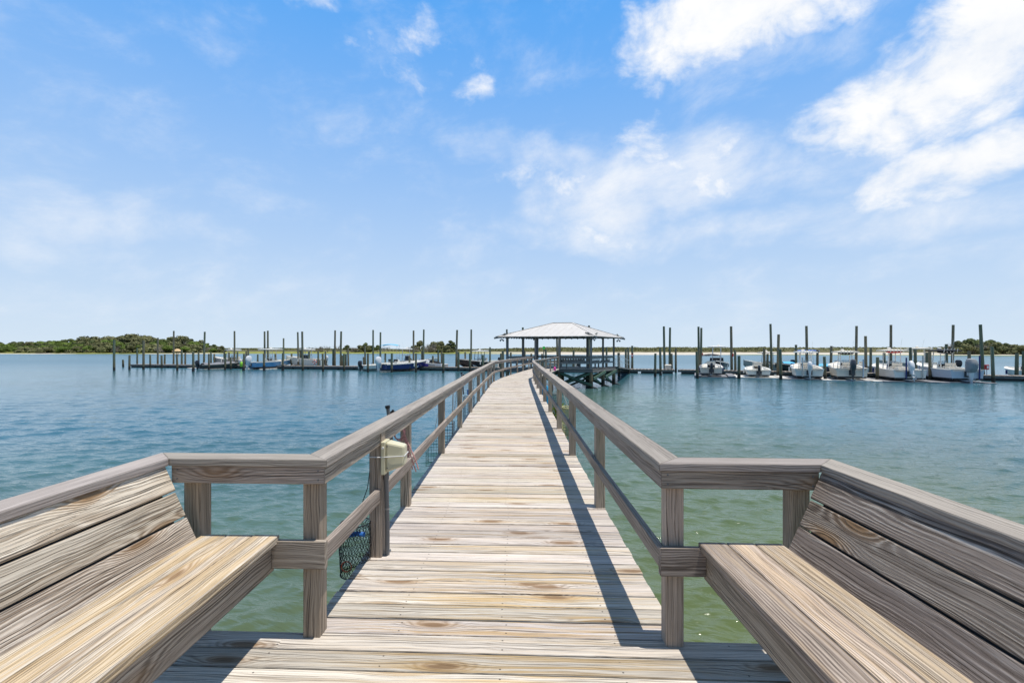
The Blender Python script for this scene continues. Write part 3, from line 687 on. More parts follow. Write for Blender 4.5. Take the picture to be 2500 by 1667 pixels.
def decking():
    mb = MB(); th = 0.038
    y = 2.49; i = 0
    while y > -1.6:                          # platform boards, towards and behind the camera
        y0 = y - 0.1365; dz = rng.uniform(-.0015, .0015)
        p = [(PL0, y0 + K * PL0), (PR0, y0 + K * PR0), (PR0, y + K * PR0), (PL0, y + K * PL0)]
        mb.hexa([(a, b, DK - th + dz) for a, b in p] + [(a, b, DK + dz) for a, b in p], BD)
        y -= 0.1455
    y = 2.4955
    while y < 37.6:
        y1 = y + 0.1365 + rng.uniform(-.0015, .001); dz = rng.uniform(-.003, .003)
        jl, jr = rng.uniform(-.006, .006), rng.uniform(-.006, .006)
        xl = LX(y + .07) - PW + jl; xr = RX(y + .07) + PW + jr
        xl2 = LX(y1) - PW + jl; xr2 = RX(y1) + PW + jr
        p = [(xl, y + K * xl), (xr, y + K * xr), (xr2, y1 + K * xr2), (xl2, y1 + K * xl2)]
        mb.hexa([(a, b, DK - th + dz) for a, b in p] + [(a, b, DK + dz) for a, b in p], BD)
        y += 0.1455
    o = mb.build('boardwalk', 'deck', bevel=0.004); tag(o, kind='structure')
    jb = MB()
    for off in (0.1, 0.5, 0.9):
        pts = [Vector((LX(y) + (RX(y) - LX(y)) * off, y, DK - 0.139)) for y in [2.5, 8, 14, 20, 24, 30, 37]]
        for a, b in zip(pts, pts[1:]): jb.beam(a, b, 0.04, 0.195)
    for x in (-1.85, -0.9, 0, 0.8, 1.6): jb.beam((x, -1.5, DK - 0.139), (x, 2.38 + K * x, DK - 0.139), 0.04, 0.195)
    jb.beam((PL0, 2.45 + K * PL0, DK - 0.139), (PR0, 2.45 + K * PR0, DK - 0.139), 0.038, 0.195)
    jb.build('joist', 'post', o)
    for y in [0.0, 2.2, 6.9, 11.6, 16.3, 20.9, 25.5, 30.2, 34.5]:
        for sx in (0.12, 0.88):
            x = LX(max(2.5, y)) + (RX(max(2.5, y)) - LX(max(2.5, y))) * sx
            pb = MB(); pb.tube([(x, y, -2), (x, y, DK - 0.24)], 0.12, 12); pb.build('pile', 'pile', o, smooth=True)
        cb = MB(); cb.beam((LX(max(2.5, y)), y, DK - 0.31), (RX(max(2.5, y)), y, DK - 0.31), 0.09, 0.14); cb.build('cross_beam', 'post', o)
decking()

CAPZ0, CAPZ1 = DK + 0.892, DK + 0.930
MZ0, MZ1 = DK + 0.368, DK + 0.508
def railing(name, P, side, label):
    """side -1 = left railing (inner face looks to +x)"""
    root = empty(name, (P[0][1], P[0][0], DK)); tag(root, label, 'railing')
    off = Vector(root.location)
    def loc(o): o.location = -off; return o
    s = side
    n = len(P)
    # centre line of posts
    for i, (y, x) in enumerate(P):
        if s < 0 and i == n - 1: continue
        mb = MB(); xc = x + s * PW / 2; yy = y + PW / 2
        ln = rng.uniform(-.004, .004)
        if i == 0:
            mb.box((xc, yy, DK + 0.42), (0, 0, 1), (1, K, 0), 0.944, PW, PW)
        else:
            mb.box((xc + ln, yy, DK + 0.35), (0, 0, 1), (1, 0, 0), 1.084, PW, PW)
        loc(mb.build('post', 'post', root, bevel=0.004))
    # pieces: cap in lengths of two bays, top board and mid rail
    inner = [Vector((x - s * 0.050, y, 0)) for y, x in P]
    def offs(d):   # polyline offset outward by d from the inner post face
        return [Vector((x + s * d, y + PW / 2, 0)) for y, x in P]
    a_in, a_out = offs(-0.052), offs(0.092)
    b_in, b_out = offs(-0.038), offs(0.0)
    def strip(nm, inn, out, z0, z1, matn, seg, first=None, wob=0.0):
        i = 0
        while i < n - 1:
            j = min(n - 1, i + seg); mb = MB()
            for q in range(i, j):
                A = inn[q + 1] - inn[q]
                p0, p1, p2, p3 = inn[q].copy(), inn[q + 1].copy(), out[q + 1].copy(), out[q].copy()
                if q == 0 and first: p0, p3 = Vector(first[0]), Vector(first[1])
                w0 = wz[q] * wob; w1 = wz[q + 1] * wob
                if s > 0: ring = [(p0, w0), (p3, w0), (p2, w1), (p1, w1)]
                else: ring = [(p3, w0), (p0, w0), (p1, w1), (p2, w1)]
                st = rng.getstate()
                if q > i: rng.setstate(keep)
                keep = rng.getstate()
                mb.hexa([(p.x, p.y, z0 + w_) for p, w_ in ring] + [(p.x, p.y, z1 + w_) for p, w_ in ring], A)
            loc(mb.build(nm, matn, root, bevel=0.004 if i < 8 else 0)); i = j
    wz = [0, 0] + [rng.uniform(-.012, .012) for _ in range(n)]
    yf = lambda x, d: 2.45 - 0.0 + K * x + d     # face of the front posts
    if s < 0:
        fc = ((-0.941, 2.487 - 0.050, 0), (-1.085, 2.487 + 0.094, 0)); fb = ((-0.955, 2.449, 0), (-0.993, 2.487, 0))
    else:
        fc = ((0.723, 2.41 - 0.050, 0), (0.867, 2.41 + 0.094, 0)); fb = ((0.737, 2.372, 0), (0.775, 2.41, 0))
    strip('cap_rail', a_in, a_out, CAPZ0, CAPZ1, 'cap', 2, fc, 1.0)
    strip('top_board', b_in, b_out, CAPZ0 - 0.090, CAPZ0 - 0.001, 'rail', 2, fb, 1.0)
    strip('mid_rail', b_in, b_out, MZ0 + 0.03, MZ1 - 0.02, 'rail', 2, ((fb[0][0], fb[0][1] + .002, 0), (fb[1][0], fb[1][1] + .002, 0)), 0.8)
    return root
rail_l = railing('railing', LP, -1, 'weathered grey wooden railing along the left side of the boardwalk')
rail_r = railing('railing', RP, 1, 'weathered grey wooden railing along the right side of the boardwalk')

def bench(side):
    s = side
    if s < 0: xf, xb, capin, capout, xpost, yb = -1.205, -1.61, -1.765, -1.905, -1.675, 2.487
    else: xf, xb, capin, capout, xpost, yb = 0.930, 1.335, 1.500, 1.640, 1.437, 2.41
    root = empty('bench', (xf, 1.0, DK)); off = Vector(root.location)
    tag(root, 'built-in slatted wooden bench with pale stained seat on the left of the platform' if s < 0 else 'built-in wooden bench with dark grey-brown backrest on the right of the platform', 'bench')
    def loc(o): o.location = -off; return o
    x0 = -0.993 if s < 0 else 0.775
    def fy(x, d=0): return (2.487 if s < 0 else 2.41) + K * (x - x0) + d
    # boards of the seat
    near = -1.3; zt = DK + 0.529
    seatm = 'seat_left' if s < 0 else 'seat_right'
    for k in range(3):
        a = xf + s * (k * 0.1375); b = a + s * 0.1325
        lo, hi_ = min(a, b), max(a, b); mb = MB(); dz = rng.uniform(-.002, .002)
        ye = fy(lo, -0.004); ye2 = fy(hi_, -0.004)
        ring = [(lo, near), (hi_, near), (hi_, ye2), (lo, ye)]
        mb.hexa([(p, q, zt - 0.038 + dz) for p, q in ring] + [(p, q, zt + dz) for p, q in ring], (0, 1, 0))
        for i_ in range(len(mb.c)): mb.c[i_] = (((.6, .75, .5) if s < 0 else (.12, .98, .5))[k], mb.c[i_][1], (.95, .8, .7)[k] if s < 0 else .5)
        loc(mb.build('seat_board', seatm, root, bevel=0.005))
    mb = MB(); xa = xf + s * 0.028
    mb.hexa([(p, q, zt - 0.182) for p, q in [(min(xa, xa + s * .038), near), (max(xa, xa + s * .038), near), (max(xa, xa + s * .038), fy(xa, -.006)), (min(xa, xa + s * .038), fy(xa, -.006))]] +
            [(p, q, zt - 0.0395) for p, q in [(min(xa, xa + s * .038), near), (max(xa, xa + s * .038), near), (max(xa, xa + s * .038), fy(xa, -.006)), (min(xa, xa + s * .038), fy(xa, -.006))]], (0, 1, 0))
    loc(mb.build('apron', 'rail', root, bevel=0.004))
    # leaning backrest
    p0 = Vector((xb - s * 0.003, 0, DK + 0.515)); p1 = Vector((xb + s * 0.168, 0, DK + 0.893)); d = (p1 - p0); L = d.length; d.normalize()
    nrm = Vector((s * d.z, 0, -s * d.x))      # away from the sitter
    for k in range(3):
        wdt = L / 3 - (0.009 if k < 2 else -0.004)
        c0 = p0 + d * (L / 3 * k + 0.003); c1 = c0 + d * wdt; th = nrm * 0.036
        ye = fy(xb + s * .06, -0.06 if k < 2 else -0.052); mb = MB()
        a, b, cc, dd = c0, c0 + th, c1 + th, c1
        if s > 0: ring0 = [a, b]; ring1 = [dd, cc]
        else: ring0 = [b, a]; ring1 = [cc, dd]
        def Y(v, y): return (v.x, y, v.z)
        mb.hexa([Y(ring0[0], near), Y(ring0[1], near), Y(ring0[1], ye), Y(ring0[0], ye), Y(ring1[0], near), Y(ring1[1], near), Y(ring1[1], ye), Y(ring1[0], ye)], (0, 1, 0))
        for i_ in range(len(mb.c)): mb.c[i_] = (((.4, .1, 1.0) if s < 0 else (.45, .35, .85))[k], mb.c[i_][1], mb.c[i_][2])
        loc(mb.build('back_board', 'back_left' if s < 0 else 'back_right', root, bevel=0.005))
    mb = MB(); o0 = p0 + nrm * 0.040; o1 = p0 + d * (L * 0.985) + nrm * 0.040; th = nrm * 0.03
    ye = fy(xb + s * .06, -0.10); a, b, cc, dd = o0, o0 + th, o1 + th, o1
    ring0 = [a, b] if s > 0 else [b, a]; ring1 = [dd, cc] if s > 0 else [cc, dd]
    mb.hexa([(ring0[0].x, near, ring0[0].z), (ring0[1].x, near, ring0[1].z), (ring0[1].x, ye, ring0[1].z), (ring0[0].x, ye, ring0[0].z), (ring1[0].x, near, ring1[0].z), (ring1[1].x, near, ring1[1].z), (ring1[1].x, ye, ring1[1].z), (ring1[0].x, ye, ring1[0].z)], (0, 1, 0))
    loc(mb.build('back_frame', 'dock_side', root))
    # cap along the back and across to the boardwalk railing
    cn = (capin, fy(capin, -0.050)); cf = (capout, fy(capout, 0.094))
    mb = MB(); ring = [(capin, near), cn, cf, (capout, near)]
    if s > 0: ring = [(capin, near), (capout, near), cf, cn]
    else: ring = [(capout, near), (capin, near), cn, cf]
    mb.hexa([(p, q, CAPZ0) for p, q in ring] + [(p, q, CAPZ1) for p, q in ring], (0, 1, 0))
    loc(mb.build('back_cap', 'cap', root, bevel=0.004))
    i0 = (-0.9425, 2.4375) if s < 0 else (0.7245, 2.3605); i1 = (-1.0865, 2.5805) if s < 0 else (0.8685, 2.5035)
    cn2 = (capin - s * .001, fy(capin, -0.050)); cf2 = (capout - s * .001, fy(capout, 0.094))
    ring = [i0, cn2, cf2, i1] if s > 0 else [cn2, i0, i1, cf2]
    mb = MB(); mb.hexa([(p, q, CAPZ0) for p, q in ring] + [(p, q, CAPZ1 - .0005) for p, q in ring], BD)
    loc(mb.build('front_cap', 'cap', root, bevel=0.004))
    xa_, xe = (-0.957, -1.76) if s < 0 else (0.739, 1.50)
    def bar(z0, z1, xs, xe_, nm, d0=-0.038, d1=-0.0005, m_='rail'):
        lo, hi_ = min(xs, xe_), max(xs, xe_); mb = MB()
        ring = [(lo, fy(lo, d0)), (hi_, fy(hi_, d0)), (hi_, fy(hi_, d1)), (lo, fy(lo, d1))]
        mb.hexa([(p, q, z0) for p, q in ring] + [(p, q, z1) for p, q in ring], BD)
        loc(mb.build(nm, m_, root, bevel=0.004))
    bar(CAPZ0 - 0.0905, CAPZ0 - 0.0012, xa_, xe, 'top_board')
    for q in (.04, .96):
        for zz in (CAPZ0 - .022, CAPZ0 - .068):
            x_ = xa_ + (xe - xa_) * q; mb = MB(); mb.tube([(x_, fy(x_, -.041), zz), (x_, fy(x_, -.036), zz)], .0042, 10); loc(mb.build('screw', 'conduit', root))
    bar(MZ0, MZ1, xa_ - s * 0.004, xf + s * 0.028, 'mid_rail')
    # posts of the bench
    mb = MB(); xm = xpost
    mb.box((xm, fy(xm, 0.046), DK + 0.42), (0, 0, 1), BD, 0.944, PW, PW); loc(mb.build('post', 'post', root, bevel=0.004))
    for yy in (1.2, -0.1, -1.2):
        mb = MB(); mb.box((xb + s * .17, yy, DK + 0.445), (0, 0, 1), (1, 0, 0), 0.893, 0.04, PW); loc(mb.build('post', 'post', root, bevel=0.004))
        mb = MB(); mb.box((xb - s * .03, yy, DK + 0.245), (0, 0, 1), (1, 0, 0), 0.49, 0.06, PW); loc(mb.build('leg', 'post', root, bevel=0.004))
bench(-1); bench(1)

# ------------------------------------------------------------------ things on and by the railings
def junction_box():
    y, x = 3.46, -0.934
    root = empty('utility_post', (x - PW / 2, y + PW / 2, DK)); tag(root, 'extra wooden post carrying a beige utility box and grey conduit, second post on the left', 'post')
    off = Vector(root.location)
    def loc(o): o.location = -off; return o
    mb = MB(); mb.box((x - 0.067, y + 0.03, DK + 0.40), (0, 0, 1), (1, 0, 0), 0.984, 0.045, 0.10)
    mb.box((x - 0.022, y + 0.032, DK + 0.40), (0, 0, 1), (1, 0, 0), 0.984, 0.043, 0.11)
    loc(mb.build('post_pair', 'post', root, bevel=0.004))
    c = Vector((x + 0.045, y - 0.01, DK + 0.70)); mb = MB()
    def ring(h, yy, zc=0, r=0.02):
        return [(c.x + a, c.y + yy + b, c.z + zz) for a, b, zz in h]
    # back part bolted to the post, front hood sloping at the bottom
    mb.box((x + 0.016, y + 0.02, DK + 0.715), (0, 0, 1), (0, 1, 0), 0.235, 0.135, 0.032)
    b_o = loc(mb.build('utility_box', 'beige', root, bevel=0.006))
    mb = MB(); X0, X1 = x + 0.033, x + 0.165
    y0, y1 = y - 0.04, y + 0.08; z0, z1 = DK + 0.61, DK + 0.83
    mb.hexa([(X0, y0, z0), (X1, y0, z0 + 0.05), (X1, y1, z0 + 0.05), (X0, y1, z0), (X0, y0, z1), (X1, y0 + .01, z1 - 0.03), (X1, y1 - .01, z1 - 0.03), (X0, y1, z1)], (0, 0, 1))
    o = mb.build('hood', 'beige', b_o, bevel=0.014)
    for zz in (DK + .645, DK + .80):
        mb = MB(); mb.tube([(x + .045, y0 - .003, zz), (x + .045, y0 + .003, zz)], .005, 10); mb.build('screw', 'conduit', b_o)
    mb = MB(); mb.tube([(x + .016, y - .056, DK + .79), (x + .016, y - .045, DK + .79)], .008, 12); mb.build('latch_knob', 'white_plastic', b_o)
    mb = MB(); zz = DK + 0.725
    mb.tube([(x - .094, y - .025, zz - .004), (x - .02, y - .045, zz - .002), (X0, y0 - .005, zz), (X1 + .003, y0 - .004, zz + .008), (X1 + .004, y1, zz + .012), (X0, y1 + .006, zz + .008)], 0.0035, 6)
    mb.build('cable_tie', 'white_plastic', b_o)
    mb = MB(); mb.tube([(x + 0.028, y + 0.03, DK - 0.02), (x + 0.028, y + .03, DK + 0.2), (x + .02, y + .025, DK + 0.60)], 0.0165, 12)
    mb.tube([(x + 0.021, y + 0.026, DK + 0.55), (x + 0.02, y + 0.026, DK + 0.60)], 0.021, 12)
    loc(mb.build('conduit', 'conduit', root, smooth=True))
    for z in (DK + 0.33,):
        mb = MB(); mb.tube([(x + .026, y + .0285, z), (x + .026, y + .0285, z + .012)], 0.0185, 12); loc(mb.build('clamp', 'steel', root))
junction_box()
def coil(mb, pts, rad, mi=0, n=5): mb.tube(pts, rad, n, mi)
def rope_thing():
    y, x = 4.50, -0.967
    root = MB(); r = random.Random(5)
    hx, hy = x + 0.0, y - 0.015
    for k in range(4):
        pts = []
        x0 = hx - 0.10 + k * .01; ang = r.uniform(-.02, .02)
        for i in range(12):
            t_ = i / 11; pts.append((x0 + 0.13 * t_ + 0.02 * math.sin(t_ * 5 + k) + ang * t_, hy - 0.02 - 0.012 * k * (1 - t_), DK + 0.83 - 0.22 * t_ - 0.24 * t_ * t_ + 0.015 * math.sin(k * 2 + t_ * 7)))
        root.tube(pts, 0.006, 6)
    for k in range(3):
        pts = [(hx - 0.09 + 0.05 * math.cos(a * .52) + .008 * k, hy - 0.02, DK + 0.73 + 0.075 * math.sin(a * .52) - .008 * k) for a in range(13)]
        root.tube(pts, 0.005, 6)
    o = root.build('rope', 'rope', smooth=True); tag(o, 'pink and white rope tied round the post beyond the beige box', 'rope')
rope_thing()
def trap(loc, w_, d_, h_, wire, label, extras=None, round_=False, step=0.035, rad=0.0016, rz=0.0, hexm=True):
    root = empty('crab_trap', loc, rz); tag(root, label, 'crab trap', 'crab traps hanging by the boardwalk')
    mb = MB()
    def P(a, z):    # point on the outline at parameter a in 0..1
        if round_:
            q = 1.0 - 0.12 * abs(z / h_ - 0.5)
            return (w_ / 2 * q * math.cos(6.283 * a), d_ / 2 * q * math.sin(6.283 * a), z)
        per = a * 4; k = int(per) % 4; f = per - int(per)
        c = [(-1, -1), (1, -1), (1, 1), (-1, 1), (-1, -1)]
        return ((c[k][0] + (c[k + 1][0] - c[k][0]) * f) * w_ / 2, (c[k][1] + (c[k + 1][1] - c[k][1]) * f) * d_ / 2, z)
    nz = max(3, int(h_ / step)); na = max(8, int((2 * (w_ + d_)) / step)); na += na % 2
    jit = random.Random(int(w_ * 1000)); J = {}
    def N(i, j):
        key = (i % na, j)
        if key not in J:
            sh = 0.5 / na if (hexm and j % 2) else 0
            p = P(((i + (0.5 if (hexm and j % 2) else 0)) / na) % 1.0, j * h_ / nz)
            J[key] = tuple(c + jit.uniform(-.003, .003) for c in p)
        return J[key]
    for j in range(nz + 1):
        for i in range(na):
            if hexm:
                if j < nz:
                    mb.tube([N(i, j), N(i, j + 1)], rad, 4, cap=False)
                    mb.tube([N(i if j % 2 == 0 else i + 1, j), N(i - 1 if j % 2 == 0 else i, j + 1)], rad, 4, cap=False)
            else:
                mb.tube([N(i, j), N(i + 1, j)], rad, 4, cap=False)
                if j < nz: mb.tube([N(i, j), N(i, j + 1)], rad, 4, cap=False)
    for zz in (0, h_):
        for k in range(1, int(w_ / step)):
            x = -w_ / 2 + k * step; yy = d_ / 2 * (math.sqrt(max(0, 1 - (2 * x / w_) ** 2)) if round_ else 1) * (0.93 if round_ else 1)
            mb.tube([(x * .94, -yy, zz), (x * .94, yy, zz)], rad, 4, cap=False)
            
    mb.build('cage', wire, root)
    fb = MB()
    for zz in (0, h_): fb.tube([P(k / 24 % 1.0, zz) for k in range(25)], rad * 2.2, 5)
    fb.build('rim', wire, root)
    if extras:
        for nm, m_, pts, rr in extras:
            eb = MB(); eb.tube(pts, rr, 8); eb.build(nm, m_, root)
    return root
def circ(c, r, n=14, ax='y'):
    return [(c[0] + r * math.cos(6.283 * k / n), c[1], c[2] + r * math.sin(6.283 * k / n)) for k in range(n + 1)]
trap((-1.115, 3.42, DK - 0.10), 0.22, 0.22, 0.36, 'wire_black', 'black net crab trap with orange ring hanging beside the beige utility box post', round_=True, step=0.03, rad=0.0018,
     extras=[('entry_ring', 'orange', circ((-0.03, -0.1, 0.09), 0.035), 0.004), ('float', 'blue_plastic', [(-0.02, -.08, 0.30), (0.04, -.08, 0.31), (0.09, -.07, 0.30)], 0.017), ('line', 'wire_black', [(0, 0, .36), (0.08, 0.02, 0.6), (.13, .03, 1.0)], 0.003)])
trap((-1.19, 7.3, DK - 0.25), 0.20, 0.25, 0.42, 'wire_green', 'green wire crab trap hanging outside the left railing, beyond the pink rope', step=0.045, rad=0.0017, hexm=False, extras=[('line', 'rope_white', [(0, 0, .42), (0.05, 0, 0.7), (.1, 0, 0.9)], 0.004)])
trap((-1.13, 8.4, DK - 0.15), 0.22, 0.3, 0.36, 'wire_black', 'square black wire crab trap on the left, fourth bay of the railing', step=0.05, rad=0.0022, hexm=False, extras=[('line', 'rope_white', [(0.04, 0.2, .36), (0.08, 0.3, 0.5), (.12, .5, 0.95)], 0.006)])
trap((-1.13, 12.6, DK - 0.35), 0.26, 0.4, 0.60, 'wire_black', 'black wire crab trap with blue float far along the left railing', step=0.07, rad=0.0035, hexm=False,
     extras=[('float', 'blue_plastic', [(0.02, -.1, 0.66), (0.02, -.1, 0.80)], 0.06), ('line', 'wire_black', [(0.1, -.1, .6), (0.15, 0, 1.2)], 0.004)])
trap((1.16, 9.9, DK - 0.32), 0.26, 0.5, 0.62, 'wire_yellow', 'weedy pale yellow crab trap hanging outside the right railing', round_=True, step=0.05, rad=0.005, extras=[('line', 'rope_white', [(0, 0, .6), (-0.1, 0, 0.9), (-.16, 0, 1.2)], 0.006)])
trap((1.33, 14.6, DK - 0.42), 0.28, 0.5, 0.55, 'wire_black', 'black crab trap tangled with yellow-green weed beyond the right railing', step=0.07, rad=0.004, hexm=False, extras=[('line', 'rope_white', [(0, 0, .55), (-0.1, 0, 0.9), (-.16, 0, 1.25)], 0.006)])
def weedy(loc, w_, h_, label):
    r = random.Random(4); mb = MB()
    for k in range(420):
        p = Vector((r.gauss(0, w_ * .3), r.gauss(0, w_ * .5), r.uniform(0, h_))); L = r.uniform(.02, .05); a = r.uniform(0, 6.28)
        e1 = Vector((math.cos(a), math.sin(a), r.uniform(-.5, .5))) * L; e2 = Vector((0, 0, 1)) * L * 1.6
        mb.poly([p - e1, p + e1, p + e1 * .4 - e2])
    o = mb.build('seaweed', 'weed'); o.location = loc; tag(o, label, 'seaweed')
weedy((1.24, 13.0, DK - 0.42), 0.22, 0.45, 'yellow-green seaweed hanging in a clump beyond the right railing')
def hanging(loc, label, m_, name, cat, shape):
    mb = MB()
    shape(mb); o = mb.build(name, m_, smooth=True, bevel=0); o.location = loc; tag(o, label, cat); return o
def raft(mb):
    rings = []
    for i in range(9):
        t_ = i / 8; wv = 0.10 * math.sin(math.pi * min(1, max(0.06, t_ * .94 + .03))) ** .5
        rings.append([(wv * math.cos(a * .785), 0.07 * math.sin(a * .785) , t_ * 0.62) for a in range(8)])
    mb.loft(rings)
hanging((1.20, 16.6, DK - 0.38), 'bright blue paddle float hanging outside the right railing', 'cyan_plastic', 'paddle_float', 'float', raft)
hanging((1.22, 18.1, DK - 0.48), 'blue folded net bag hanging outside the right railing', 'cyan_plastic', 'net_bag', 'bag', raft)
def small_buoy(mb):
    mb.ell((0, 0, 0), 0.085, 0.085, 0.17, 10, 8, pw=0.8)
hanging((3.02, 33.9, DK + 0.10), 'bright pink buoy hanging at the railing near the gazebo', 'pink', 'buoy', 'buoy', small_buoy)
def rod_holder(x, y, label):
    root = empty('rod_holder', (x, y, DK + 0.5)); tag(root, label, 'rod holder', 'rod holders on the left railing')
    mb = MB(); mb.tube([(0.02, 0, 0.0), (0.0, -0.01, 0.28), (-0.02, -0.02, 0.46)], 0.016, 10); mb.build('tube', 'conduit', root, smooth=True)
    mb = MB(); mb.tube([(-0.02, -0.02, 0.46), (-0.024, -0.022, 0.485)], 0.022, 10); mb.tube([(0.0, 0.0, 0.41), (0.028, 0, 0.44)], 0.013, 8); mb.build('socket', 'wire_black', root)
rod_holder(-1.10, 4.35, 'grey rod holder pipe sticking up over the left railing by the pink rope')
rod_holder(-1.09, 10.6, 'grey rod holder pipe sticking up over the left railing, farther along')
def poles():
    mb = MB(); mb.tube([(-1.10, 8.75, DK - 0.5), (-1.09, 8.9, DK + 0.86)], 0.012, 8); o = mb.build('fishing_pole', 'rope_white'); tag(o, 'thin pale pole leaning outside the left railing', 'pole')
poles()

# ------------------------------------------------------------------ gazebo
GFL, GFR, GBR = Vector((-0.36, 38.3, 0)), Vector((6.06, 36.8, 0)), Vector((8.67, 40.9, 0)); GBL = GFL + GBR - GFR
GC = (GFL + GBR) / 2
def gazebo():
    root = empty('gazebo', (GC.x, GC.y, DK)); tag(root, 'open wooden gazebo with grey hipped metal roof at the end of the boardwalk', 'gazebo')
    off = Vector(root.location)
    def L(o): o.location = -off; return o
    H = 2.42
    dF = (GFR - GFL).normalized(); dS = (GBR - GFR).normalized()
    def out(p, e): 
        d = (p - GC); return p + d.normalized() * e
    # deck
    mb = MB(); nb = 30
    c4 = [out(p, 0.18) for p in (GFL, GFR, GBR, GBL)]
    for i in range(nb):
        a, b = i / nb, (i + 0.955) / nb
        q = [c4[0].lerp(c4[3], a), c4[1].lerp(c4[2], a), c4[1].lerp(c4[2], b), c4[0].lerp(c4[3], b)]
        mb.hexa([(p.x, p.y, DK - .04) for p in q] + [(p.x, p.y, DK - .002) for p in q], dF)
    L(mb.build('decking', 'dock_top', root))
    for (a, b) in ((0, 1), (1, 2), (2, 3), (3, 0)):
        mb = MB(); p, q = out(c4[a], -.03), out(c4[b], -.03)
        mb.beam((p.x, p.y, DK - 0.17), (q.x, q.y, DK - 0.17), 0.05, 0.24); L(mb.build('fascia', 'dock_side', root))
    mb = MB()
    for i in range(9):
        p, q = c4[0].lerp(c4[1], .03 + i * .117), c4[3].lerp(c4[2], .03 + i * .117); mb.beam((p.x, p.y, DK - .17), (q.x, q.y, DK - .17), 0.05, 0.20)
    L(mb.build('joist', 'dock_side', root))
    # posts: front, right side, back, left side
    fr = [0, .345, .63, 1.0]; posts = [GFL.lerp(GFR, t) for t in fr] + [GFR.lerp(GBR, .5), GBR] + [GBL.lerp(GBR, t) for t in (0, .3, .66)] + [GFL.lerp(GBL, .5)]
    for p in posts:
        mb = MB(); mb.box((p.x, p.y, DK + H / 2), (0, 0, 1), dF, H, 0.16, 0.16); L(mb.build('post', 'gazebo', root))
    for (a, b) in ((GFL, GFR), (GFR, GBR), (GBR, GBL), (GBL, GFL)):
        mb = MB(); a2, b2 = out(a, .04), out(b, .04); mb.beam((a2.x, a2.y, DK + H + .10), (b2.x, b2.y, DK + H + .10), 0.09, 0.20); L(mb.build('beam', 'gazebo', root))
    # piles and bracing below
    for p in posts + [GC, GFL.lerp(GBR, .25), GFL.lerp(GBR, .75)]:
        mb = MB(); mb.tube([(p.x, p.y, -2), (p.x, p.y, 0.2), (p.x, p.y, DK - .27)], [0.16, 0.15, 0.14], 12); L(mb.build('pile', 'pile', root, smooth=True))
    def brace(p, q, z0, z1, m_='green_wood'):
        mb = MB(); mb.beam((p.x, p.y, z0), (q.x, q.y, z1), 0.07, 0.22); L(mb.build('brace', m_, root))
    f = Vector((0.05, -0.22, 0))
    for a, b in ((GFL.lerp(GFR, .345), GFL.lerp(GFR, .63)), (GFL.lerp(GFR, .63), GFR)):
        brace(a + f, b + f, 1.15, 0.25); brace(a - f, b - f, 0.25, 1.2)
    m_ = GFR.lerp(GBR, .5); g = Vector((.2, -.1, 0))
    for a, b in ((GFR, m_), (m_, GBR)): brace(a + g, b + g, 0.75, 1.2); brace(a - g * .9, b - g * .9, 1.15, 0.2)
    for p in (GFR, m_, GBR):
        mb = MB(); mb.beam((p.x - 1.6, p.y + 1.0, 0.75), (p.x + .45, p.y - .28, -0.02), 0.06, 0.14); L(mb.build('brace', 'dock_side', root))
        mb = MB(); mb.beam((p.x - 2.6, p.y + .6, 0.05), (p.x - .1, p.y - .1, 1.15), 0.06, 0.16); L(mb.build('brace', 'green_wood', root))
    # hipped metal roof: eave corners and a short ridge
    EZ = CH + 1.02; RZ = CH + 2.20
    e = [GFL + (-dF - dS) * 0.62, GFR + (dF - dS) * 0.62, GBR + (dF + dS) * 0.62, GBL + (-dF + dS) * 0.62]
    r0, r1 = GC - dF * 0.80, GC + dF * 0.80
    E = [Vector((p.x, p.y, EZ)) for p in e]; R0 = Vector((r0.x, r0.y, RZ)); R1 = Vector((r1.x, r1.y, RZ)); dn = Vector((0, 0, -0.03))
    faces = [(E[0], E[1], R1, R0, dS), (E[2], E[3], R0, R1, -dS), (E[1], E[2], R1, R1, -dF), (E[3], E[0], R0, R0, dF)]
    mb = MB()
    for a, b, c, d, sl in faces:
        mb.hexa([a + dn, b + dn, c + dn, d + dn, a, b, c, d], sl)
    rf = L(mb.build('roof', 'roof', root))
    # standing seams follow the slope
    mb = MB()
    for fi, (a, b, c, d, sl) in enumerate(faces):
        n = 15 if fi < 2 else 14
        for k in range(1, n):
            p = a.lerp(b, k / n)
            # walk from p along slope direction until reaching the hip / ridge
            T = b - a; Tn = T.normalized(); up = ((c + d) / 2 - (a + b) / 2); 
            slope = sl.copy(); s_flat = slope; 
            # solve where the straight line p + t*s meets hips in plan
            def hit(o, dvec, q0, q1):
                r_x, r_y = q1.x - q0.x, q1.y - q0.y; den = dvec.x * r_y - dvec.y * r_x
                if abs(den) < 1e-6: return None
                t_ = ((q0.x - o.x) * r_y - (q0.y - o.y) * r_x) / den; u_ = ((q0.x - o.x) * dvec.y - (q0.y - o.y) * dvec.x) / den
                return (t_, u_) if t_ > 0.02 and -0.001 <= u_ <= 1.001 else None
            best = None
            for q0, q1 in ((a, d), (b, c)) + (((d, c),) if (d - c).length > .1 else ()):
                h = hit(p, s_flat, q0, q1)
                if h and (best is None or h[0] < best[0]): best = (h[0], q0.lerp(q1, h[1]))
            if best: mb.beam(p + Vector((0, 0, .004)), best[1] + Vector((0, 0, .004)), 0.02, 0.012)
    mb.build('roof_seams', 'roof', rf)
    mb = MB()
    for p, q in ((E[0], R0), (E[1], R1), (E[2], R1), (E[3], R0), (R0, R1)): mb.beam(p + Vector((0, 0, .008)), q + Vector((0, 0, .008)), 0.16, 0.02)
    mb.build('ridge_cap', 'roof', rf)
    mb = MB()
